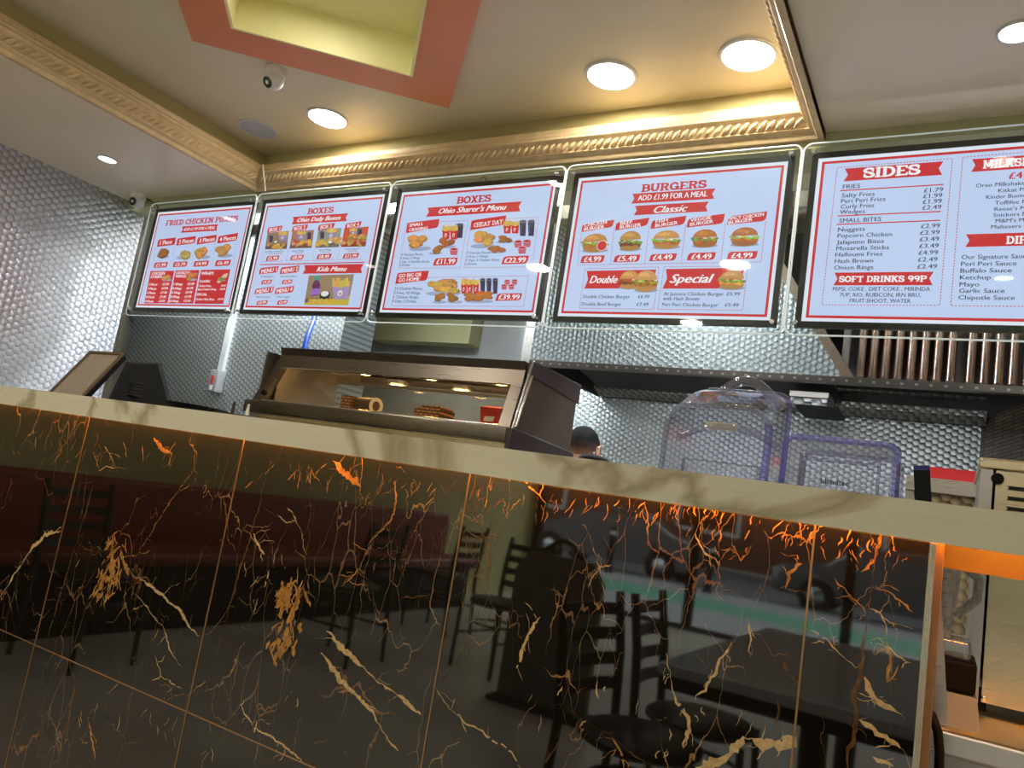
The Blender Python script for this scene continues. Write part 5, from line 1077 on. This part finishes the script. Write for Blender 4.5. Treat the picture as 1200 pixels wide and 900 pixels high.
for i in range(9): z = jb+.014+i*.0118; b.box((cxj-.012, yj-.0645-.0001*i, z), (cxj+.010 if i % 2 else cxj+.004, yj-.0635, z+.0014))
b.box((cxj-.014, yj-.0665, jb+.012), (cxj-.0128, yj-.0635, jb+.115)); b.build('measuring_scale', mat('dark_print', (70, 60, 60), .5), t)
MB().box((cxj-.052, yj-.052, jb-.030), (cxj+.05, yj+.05, jb-.001), bevel=.004).build('jug_collar', PCR, t)
MB().box((cxj-.06, yj-.075, jb-.083), (cxj+.06, yj+.07, jb-.0305), bevel=.006).build('base_panel', BLACK, t); MB().hexa([(cxj-.066, yj-.09, .90), (cxj+.07, yj-.09, .90), (cxj+.07, yj+.09, .90), (cxj-.066, yj+.09, .90)], [(cxj-.062, yj-.08, jb-.0835), (cxj+.062, yj-.08, jb-.0835), (cxj+.062, yj+.08, jb-.0835), (cxj-.062, yj+.08, jb-.0835)]).build('base', mat('silver_plastic', (150, 146, 140), .35, metal=.4), t)
MB().box((cxj-wj, yj-.065, jt+.0005), (cxj+wj, yj+.062, jt+.02), bevel=.004).build('lid', BLACK, t)
# small carton and cable at the counter end
q = P(1086, 832, 1.52)
t = thing('napkin_box', 'small pale pink box on the worktable behind the counter edge strip', 'box', (q.x+.005, 1.53, .9)); MB().box((-.03, -.03, 0), (.018, .03, .035), bevel=.003).build('box', mat('pale_pink_card', (226, 196, 190), .5), t, world=False)
MB().box((-.0295, -.0305, .024), (.0175, -.0300, .033)).build('band', mat('orange_card', (230, 140, 90), .5), t, world=False)
c = [P(1083, 832, 1.36), P(1092, 838, 1.36), P(1099, 858, 1.36), P(1101, 882, 1.36), P(1100, 915, 1.36), Vector((P(1100, 915, 1.36).x+.01, 1.38, .5)), Vector((P(1100, 915, 1.36).x+.05, 1.42, .02))]
tag(MB().tube(c, .0065, 10).build('power_cable', BLACK, smooth=60), 'thick black cable looping down beside the counter end', 'cable')

# ---- countertop machine at the far right
ym = 1.74; mx0, mx1 = P(1146, 600, ym).x, P(1161, 600, ym).x; mt = .5*(P(1143, 535, ym).z + P(1200, 541, ym).z); mz = P(1143, 548, ym).z
GOLDS = brushed('pale_gold_steel', (214, 200, 164), .3, 0)
t = thing('countertop_oven', 'stainless countertop oven with slotted vents and a black knob, cut by the right photo edge', 'oven', (.3, 1.95, .9))
MB().box((mx0-.004, ym-.006, mz), (.62, 2.10, mt), bevel=.004).build('top_cover', GOLDS, t)
MB().box((mx0, ym, .915), (mx1, ym+.06, mz-.0005)).build('corner_post', STEELZ, t)
b = MB(); b.box((mx1+.005, ym+.004, .918), (.60, 2.09, mz-.0005)); b.build('front_panel', GOLDS, t)
MB().box((mx0, ym+.06, .94), (mx1, 2.09, mz-.001)).build('side_panel', STEEL, t)
q = P(1169, 561, ym); MB().lathe([(0, -.016), (.010, -.015), (.011, -.004), (.009, .004)], (q.x, ym+.004, q.z), 20, (0, 1, 0)).build('knob', BLACK, t, smooth=40)
for u, v in ((1177, 571), (1176, 583), (1175.5, 595)):
    q = P(u, v, ym); z = q.z; b = MB(); b.prism([(q.x+.0036-.0036*math.cos(a), ym+.001, z+.0036*math.sin(a)) for a in [PI/2+PI*k/6 for k in range(7)]] + [(q.x+.14, ym+.001, z-.0036), (q.x+.14, ym+.001, z+.0036)], (0, .004, 0)); b.build('vent_slot', mat('vent_black', (12, 12, 14), .6), t)
for u, v in ((1153, 540), (1153, 818)):
    q = P(u, v, ym); MB().lathe([(0, -.004), (.004, -.003), (.0045, 0), (.0045, .003)], (q.x, ym-.004 if v < 600 else ym+.003, q.z), 14, (0, 1, 0)).build('screw', CHROME, t, smooth=40)
for x in (mx0+.02, .57):
    for y in (1.77, 2.06): MB().lathe([(.016, 0), (.014, .0405)], (x, y, .90), 16, cap=True).build('foot', BLACK, t)

# ------------------------------------------------------------------ the person at the fryer, seen from behind
hp = P(674, 525, 3.3)
t = thing('person', 'person with short faded black hair and black top, seen from behind over the bar', 'person', (hp.x, 3.3, 0))
SKIN, N_, L_, pb = new_mat('skin'); setin(pb, Base_Color=lin((206, 160, 132))+(1,), Roughness=.5, Subsurface_Weight=.1, Subsurface_Radius=(.01, .004, .002))
CLOTH = mat('black_cloth', (26, 27, 31), .85, vary=.15, scale=60); TROUS = mat('dark_trousers', (38, 40, 48), .85); HAIR = mat('black_hair', (24, 20, 19), .7, vary=.3, scale=200, bump=.4, bscale=400)
lean = hp.z
J = []; ED = []; RD = []
def jv(p, r_, par=None):
    J.append(p); RD.append(r_ if isinstance(r_, tuple) else (r_, r_))
    if par is not None: ED.append((par, len(J)-1))
    return len(J)-1
zz0 = lean - 1.455                              # whole figure raised or lowered to the head height
def Zb(z): return max(.02, z + zz0*(z/1.455))
root = jv((0, -.02, Zb(.90)), (.165, .115))
w1 = jv((0, -.03, Zb(1.02)), (.150, .105), root); ch = jv((0, -.01, Zb(1.20)), (.175, .115), w1); up = jv((0, .015, Zb(1.305)), (.12, .09), ch); nk = jv((.004, .035, Zb(1.36)), (.055, .056), up); nk2 = jv((.004, .055, Zb(1.405)), (.052, .055), nk)
hd = jv((.0, .075, Zb(1.455)), (.068, .082), nk2); hd2 = jv((.0, .082, Zb(1.505)), (.066, .080), hd)
fc = jv((.0, .150, Zb(1.425)), (.045, .04), hd)
for s_ in (-1, 1):
    sh = jv((.165*s_, .01, Zb(1.285)), (.062, .062), up); el = jv((.225*s_, .03, Zb(1.03)), .045, sh); wr = jv((.14*s_, .27, Zb(1.0)), .028, el); pm = jv((.12*s_, .345, Zb(1.0)), (.036, .018), wr)
    for k, (dx, ln) in enumerate(((-.028, .07), (-.010, .082), (.010, .078), (.027, .060))):
        f1 = jv((.12*s_+dx, .375, Zb(1.0)), .0095, pm); f2 = jv((.12*s_+dx*1.1, .375+ln*.55, Zb(.99)), .0085, f1); jv((.12*s_+dx*1.1, .375+ln*.9, Zb(.965)), .0075, f2)
    t1 = jv((.12*s_-.038*s_, .335, Zb(.99)), .011, pm); jv((.12*s_-.058*s_, .375, Zb(.975)), .009, t1)
    hpj = jv((.09*s_, -.02, Zb(.84)), (.095, .10), root); kn = jv((.10*s_, .01, Zb(.48)), .06, hpj); an = jv((.10*s_, -.01, Zb(.09)), .042, kn); jv((.11*s_, .14, Zb(.045)), (.042, .032), an)
def skin(name, sel, edges, grow, m, parent, lv=2):
    idx = {j: i for i, j in enumerate(sel)}
    me = bpy.data.meshes.new(name); me.from_pydata([J[j] for j in sel], [(idx[a], idx[c]) for a, c in edges if a in idx and c in idx], []); me.materials.append(m)
    o = bpy.data.objects.new(name, me); COL.objects.link(o); o.parent = parent
    md = o.modifiers.new('Skin', 'SKIN'); md.use_smooth_shade = True
    for i, j in enumerate(sel): o.data.skin_vertices[0].data[i].radius = (RD[j][0]+grow, RD[j][1]+grow); o.data.skin_vertices[0].data[i].use_root = (i == 0)
    sb = o.modifiers.new('Sub', 'SUBSURF'); sb.levels = sb.render_levels = lv
    return o
allj = list(range(len(J)))
body = skin('body', allj, ED, 0, SKIN, t)
arms = [j for j in allj if J[j][1] < .1 and J[j][2] > Zb(1.0) and j not in (hd, hd2, fc, nk2)]
skin('shirt', [j for j in (root, w1, ch, up, nk)] + [j for j in allj if RD[j][0] in (.062, .045) and abs(J[j][0]) > .1 and J[j][2] > Zb(1.0)], ED, .012, CLOTH, t)
legs = [root] + [j for j in allj if J[j][2] < Zb(.86) and j != root]
skin('trousers', legs, ED, .012, TROUS, t)
# hair: one close shell, thick and black on top, clipped down to bare skin on the nape
HAIRF, N_, L_, pb = new_mat('faded_black_hair'); setin(pb, Roughness=.7, Specular_IOR_Level=.12)
tc = N_.new('ShaderNodeTexCoord'); sx = N_.new('ShaderNodeSeparateXYZ'); L_.new(tc.outputs['Object'], sx.inputs[0]); nz = N_.new('ShaderNodeTexNoise'); nz.inputs['Scale'].default_value = 260; L_.new(tc.outputs['Object'], nz.inputs[0])
mr = N_.new('ShaderNodeMapRange'); mr.inputs[1].default_value = Zb(1.43); mr.inputs[2].default_value = Zb(1.525); L_.new(sx.outputs[2], mr.inputs[0])
ad = N_.new('ShaderNodeMath'); ad.operation = 'MULTIPLY_ADD'; ad.inputs[1].default_value = .5; L_.new(nz.outputs['Fac'], ad.inputs[0]); L_.new(mr.outputs[0], ad.inputs[2])
rp = N_.new('ShaderNodeValToRGB'); rp.color_ramp.elements[0].position = .2; rp.color_ramp.elements[0].color = lin((186, 146, 122))+(1,); rp.color_ramp.elements[1].position = 1.05; rp.color_ramp.elements[1].color = lin((20, 17, 16))+(1,)
e_ = rp.color_ramp.elements.new(.62); e_.color = lin((84, 66, 58))+(1,); L_.new(ad.outputs[0], rp.inputs[0]); L_.new(rp.outputs[0], pb.inputs['Base Color'])
b = MB(); hc = Vector((0, .082, Zb(1.478))); n_, m_ = 36, 22; vs = []; fs = []
for i in range(m_+1):
    for k in range(n_):
        ph = 2*PI*k/n_; back = .5-.5*math.sin(ph); lim = .40 + .30*back; th = PI*lim*i/m_
        d = Vector((math.sin(th)*math.cos(ph), math.sin(th)*math.sin(ph), math.cos(th))); rr = 1 + .012*math.sin(ph*9+th*7)
        sq = 1 - .10*max(0, -d.z)
        vs.append(hc + Vector((d.x*.0795*rr*sq, d.y*.097*rr*sq, d.z*.097)))
for i in range(m_): fs += [(i*n_+k, (i+1)*n_+k, (i+1)*n_+(k+1) % n_, i*n_+(k+1) % n_) for k in range(n_)]
b.add(vs, fs); b.build('hair', HAIRF, t, smooth=80, world=False, label='short black hair fading to skin at the nape')
b = MB(); cc = P(690, 541, 3.26) - Vector((hp.x, 3.3, 0)) + Vector((0, .07, 0))
b.tube([cc + Vector((.070*math.cos(2*PI*k/24), .068*math.sin(2*PI*k/24), -.02*math.sin(2*PI*k/24)+.004*math.cos(2*PI*k/24))) for k in range(24)], .016, 10, closed=True); b.build('collar', CLOTH, t, smooth=60, world=False)
for s_ in (-1, 1):
    b = MB(); c = Vector((.078*s_, .085, Zb(1.455)))
    b.ball(c, (.010, .020, .031), 16, 10, M=Euler((-.2, 0, .35*s_)).to_matrix()); b.tube([c+Vector((.009*s_, -.016, .016)), c+Vector((.013*s_, -.005, .028)), c+Vector((.012*s_, .014, .02)), c+Vector((.010*s_, .012, -.01)), c+Vector((.006*s_, 0, -.028))], .005, 8)
    b.build('ear', SKIN, t, smooth=60, world=False)
b = MB(); b.ball((0, .192, Zb(1.43)), (.013, .02, .016)).tube([(0, .178, Zb(1.475)), (0, .192, Zb(1.45)), (0, .202, Zb(1.432))], [.007, .010, .013], 10); b.build('nose', SKIN, t, smooth=60, world=False)
for s_ in (-1, 1): MB().ball((.03*s_, .165, Zb(1.47)), .011).build('eye', mat('eye_white', (220, 216, 210), .2), t, smooth=60, world=False)
MB().tube([(-.024, .172, Zb(1.402)), (0, .182, Zb(1.400)), (.024, .172, Zb(1.402))], [.003, .006, .003], 8).build('mouth', mat('lips', (168, 104, 92), .5), t, smooth=60, world=False)

# ------------------------------------------------------------------ kitchen ceiling panels (above the beam, out of the photo)
KL = glow('kitchen_panel_light', (238, 246, 255), KITCHEN_LAMP)
def panel(x, y, label):
    t = thing('ceiling_panel_light', label, 'ceiling light', (x, y, 2.70), 'kitchen ceiling panels')
    MB().box((-.31, -.16, -.012), (.31, .16, 0)).build('frame', WHITE, t, world=False); MB().box((-.29, -.14, -.014), (.29, .14, -.0121)).build('diffuser', KL, t, world=False); return t
k0 = panel(-3.0, 3.15, 'white kitchen ceiling panel light hidden above the menu boards')
t = thing('added_wall_light', 'unseen light added on the kitchen side of the beam to brighten the left kitchen wall', 'ceiling light', (-4.0, 2.92, 2.6))  # added washer, out of sight, facing only the left kitchen wall to brighten it
MB().box((-.6, -.0045, -.02), (.6, .012, .04)).build('housing', WHITE, t, world=False); MB().box((-.58, .0121, -.015), (.58, .016, .035)).build('diffuser', glow('added_wall_glow', (238, 246, 255), 2.6*KITCHEN_LAMP), t, world=False)
dup(k0, (-1.3, 3.2, 2.70)); dup(k0, (.4, 3.2, 2.70))

# ------------------------------------------------------------------ dining area, mirrored in the marble
CM = mat('black_chair_frame', (22, 21, 21), .4, vary=.1); CS = mat('black_vinyl', (30, 29, 29), .42, vary=.15)
def make_chair(label, loc, ang, group):
    t = thing('dining_chair', label, 'chair', loc, group, (0, 0, ang))
    for s_ in (-1, 1):
        MB().tube([(.19*s_, -.24, 0), (.185*s_, -.21, .45), (.19*s_, -.225, .66), (.192*s_, -.26, .87)], [.014, .017, .018, .016], 10).build('back_post', CM, t, smooth=50, world=False)
        MB().tube([(.18*s_, .19, 0), (.175*s_, .175, .43)], .014, 10).build('leg', CM, t, smooth=50, world=False)
    for z in (.55, .635, .72, .805):
        y = -.215 - .045*max(0, (z-.6)/.27)
        b = MB(); n_ = 8
        for k in range(n_):
            x0, x1 = -.19+.38*k/n_, -.19+.38*(k+1)/n_; c0, c1 = -.03*math.sin(PI*k/n_), -.03*math.sin(PI*(k+1)/n_)
            b.hexa([(x0, y+c0-.006, z-.02), (x1, y+c1-.006, z-.02), (x1, y+c1+.006, z-.02), (x0, y+c0+.006, z-.02)], [(x0, y+c0-.006, z+.024), (x1, y+c1-.006, z+.024), (x1, y+c1+.006, z+.024), (x0, y+c0+.006, z+.024)])
        b.build('slat', CM, t, world=False)
    b = MB(); b.lathe([(0, .0), (.185, 0), (.205, .012), (.205, .03), (.18, .045), (0, .05)], (0, -.005, .42), 36); b.build('seat', CS, t, smooth=50, world=False)
    MB().tube([(.15*math.cos(2*PI*k/20), -.01+.15*math.sin(2*PI*k/20), .30) for k in range(20)], .008, 8, closed=True).build('foot_ring', CM, t, smooth=50, world=False)
    for s_ in (-1, 1): MB().tube([(.183*s_, -.22, .22), (.178*s_, .183, .22)], .009, 8).build('stretcher', CM, t, smooth=50, world=False)
    return t
c1 = make_chair('black ladder-back chair mirrored nearest in the marble front', (-.84, -.20, 0), 4.87, 'ladder-back chairs')
dup(c1, (-.77, -.67, 0), (0, 0, 4.66), 'black ladder-back chair mirrored just behind the nearest chair', 'ladder-back chairs')
for i, (x, y, a) in enumerate(((-3.75, -.1, 4.6), (-3.3, -1.5, 1.5), (-2.6, -2.25, .2), (.7, -3.2, .05), (-3.6, -3.0, 1.57))):
    dup(c1, (x, y, 0), (0, 0, a), 'black ladder-back chair of the dining area, only a dim mirror image in the marble', 'dimly mirrored dining chairs')
TT = mat('grey_table_top', (186, 192, 194), .12, vary=.06, scale=6)
def table(label, loc, sx, sy, group=None):
    t = thing('dining_table', label, 'table', loc, group)
    MB().box((-sx/2, -sy/2, .715), (sx/2, sy/2, .75), bevel=.006).build('table_top', TT, t, world=False); MB().box((-sx/2+.02, -sy/2+.02, .675), (sx/2-.02, sy/2-.02, .7151)).build('apron', BLACK, t, world=False)
    for s_ in (-1, 1):
        MB().tube([(0, s_*(sy/2-.3), .02), (0, s_*(sy/2-.3), .68)], .04, 16).build('pedestal', CM, t, smooth=50, world=False); MB().box((-.26, s_*(sy/2-.3)-.04, 0), (.26, s_*(sy/2-.3)+.04, .025), bevel=.008).build('foot', CM, t, world=False)
    return t
t1 = table('grey topped dining table mirrored at the right of the marble front', (-.32, -.68, 0), .80, 1.55)
t2 = table('grey dining table farther back in the room, only dimly mirrored', (2.0, -3.6, 0), .7, 1.5, 'dimly mirrored tables'); dup(t2, (.7, -2.1, 0), (0, 0, 0))
# red bench along the left wall
REDV = mat('red_brown_vinyl', (116, 44, 30), .45, vary=.12, scale=14, bump=.15, bscale=40)
t = thing('banquette_bench', 'red-brown upholstered bench along the left wall, mirrored in the marble', 'bench', (-4.4, -1.6, 0))
MB().box((-4.67, -4.4, .40), (-4.12, 1.0, .48), bevel=.03).build('seat', REDV, t, smooth=40); MB().box((-4.67, -4.4, .46), (-4.54, 1.0, .87), bevel=.03).build('backrest', REDV, t, smooth=40); MB().box((-4.66, -4.38, 0), (-4.2, .98, .401)).build('plinth', BLACK, t)
# pavement board with a hoop handle, bollard
t = thing('pavement_board', 'dark rounded pavement board with a hoop handle, mirrored left of the street', 'sign', (-1.95, -1.75, 0))
pr = [(-.28, 0), (.28, 0), (.28, .75), (.2, .86), (-.2, .86), (-.28, .75)]; MB().prism([(x, -.025, z) for x, z in pr], (0, .05, 0)).build('board', mat('dark_board', (92, 92, 88), .5), t, world=False)
MB().tube([(-.13+.26*k/10, 0, .86+.09*math.sin(PI*k/10)) for k in range(11)], .014, 8).build('hoop_handle', BLACK, t, smooth=50, world=False); MB().box((-.3, -.12, 0), (.3, .12, .03), bevel=.008).build('foot', BLACK, t, world=False)

# ------------------------------------------------------------------ the street outside the shop front
PAVE = mat('pavement_slabs', (142, 144, 146), .6, vary=.12, scale=2); ROADM = mat('asphalt', (92, 94, 98), .7, vary=.1, scale=3)
structure(MB().box((-40, -9.2, -.12), (40, -6.5, -.004)).box((-40, -12.8, -.12), (40, -10.9, -.004)).build('pavement', PAVE))
structure(MB().box((-40, -10.9, -.12), (40, -9.2, -.004)).build('cycle_lane', mat('green_lane', (70, 150, 118), .6, vary=.08)))
structure(MB().box((-40, -13.0, -.12), (40, -12.8, .02)).build('kerb', mat('kerb_stone', (120, 120, 118), .7)))
structure(MB().box((-40, -24, -.14), (40, -13.0, -.10)).build('road', ROADM))
def bollard(x, y, label):
    t = thing('bollard', label, 'bollard', (x, y, 0), 'street bollards')
    MB().lathe([(.09, 0), (.09, .03), (.065, .06), (.065, .80), (.06, .86)], (0, 0, 0), 24, cap=True).build('post', BLACK, t, smooth=40, world=False); MB().lathe([(.067, .74), (.067, .82)], (0, 0, 0), 24).build('reflective_band', WHITE, t, smooth=40, world=False); MB().ball((0, 0, .87), (.062, .062, .04)).build('cap', BLACK, t, smooth=60, world=False); return t
bo = bollard(-5.9, -12.3, 'black bollard with a pale band on the kerb, mirrored in the marble'); dup(bo, (-3.9, -12.3, 0), (0, 0, 0), 'black street bollard lost among the parked cars of the mirror image')
def car(x, y, paint, label):
    t = thing('parked_car', label, 'car', (x, y, -.1), 'cars parked across the street')
    L = [(-2.1, .35), (-2.15, .62), (-2.0, .82), (-1.2, .94), (-.55, 1.40), (.75, 1.42), (1.55, .98), (2.1, .86), (2.15, .45), (2.05, .28), (-2.0, .28)]
    b = MB(); secs = []
    for k, (yy, sc, dz) in enumerate(((-.85, .94, .0), (-.78, 1, 0), (.78, 1, 0), (.85, .94, 0))): secs.append([(a*sc, yy if zz_ < 1 else yy*.78, zz_) for a, zz_ in L])
    n_ = len(L)
    for k in range(3): b.add(secs[k]+secs[k+1], [(i, (i+1) % n_, n_+(i+1) % n_, n_+i) for i in range(n_)])
    b.add(secs[0], [tuple(range(n_))]); b.add(secs[3], [tuple(range(n_))[::-1]]); b.build('body', paint, t, smooth=25, world=False)
    gm = mat('car_glass', (20, 24, 28), .05)
    for s_ in (-1, 1):
        MB().add([(-.95, s_*.80, .98), (-.48, s_*.70, 1.34), (.66, s_*.70, 1.35), (1.3, s_*.80, .99)], [(0, 1, 2, 3)]).build('side_window', gm, t, world=False)
        for xx in (-1.3, 1.32):
            wh = MB().lathe([(.16, -.10), (.30, -.10), (.33, -.06), (.33, .06), (.30, .10), (.16, .10)], (xx, s_*.80, .33), 28, (0, 1, 0)).build('tyre', BLACK, t, smooth=40, world=False)
            MB().lathe([(0, -.105), (.12, -.10), (.17, -.085), (.17, .085), (.12, .10), (0, .105)], (xx, s_*.80, .33), 20, (0, 1, 0)).build('hubcap', CHROME, wh, smooth=40, world=False)
    MB().box((-2.16, -.7, .6), (-2.08, -.42, .74)).build('head_lamp', WHITE, t, world=False); MB().box((-2.16, .42, .6), (-2.08, .7, .74)).build('head_lamp', WHITE, t, world=False)
    return t
car(-6.6, -14.4, mat('dark_car_paint', (40, 42, 48), .15, metal=.3, coat=1), 'dark parked car mirrored above the chair backs'); car(-.9, -14.5, mat('grey_car_paint', (110, 114, 120), .15, metal=.4, coat=1), 'grey parked car mirrored near the counter end'); car(-12.3, -14.4, mat('silver_car_paint', (170, 174, 180), .15, metal=.4, coat=1), 'silver parked car mirrored at the left end of the street')
t = thing('street_building', 'plain brick building across the street, hardly seen in the mirror image', 'building', (0, -26, 0))
BRK, N_, L_, pb = new_mat('street_brick'); setin(pb, Roughness=.8); tc = N_.new('ShaderNodeTexCoord'); mp = N_.new('ShaderNodeMapping'); mp.inputs['Rotation'].default_value = (PI/2, 0, 0); bt = N_.new('ShaderNodeTexBrick'); bt.inputs['Scale'].default_value = 3; bt.inputs['Color1'].default_value = lin((140, 92, 72))+(1,); bt.inputs['Color2'].default_value = lin((122, 80, 64))+(1,)
L_.new(tc.outputs['Object'], mp.inputs[0]); L_.new(mp.outputs[0], bt.inputs[0]); L_.new(bt.outputs[0], pb.inputs['Base Color'])
MB().box((-34, -34, -.1), (34, -26, 8.5)).build('wall', BRK, t)
for i in range(9):
    for z in (1.0, 4.6): f_ = MB().box((-30+7*i, -26.0, z), (-27.6+7*i, -25.92, z+2.2)).build('window', WHITE, t); MB().box((-29.85+7*i, -25.93, z+.15), (-27.75+7*i, -25.91, z+2.05)).build('pane', MATS['car_glass'], f_)
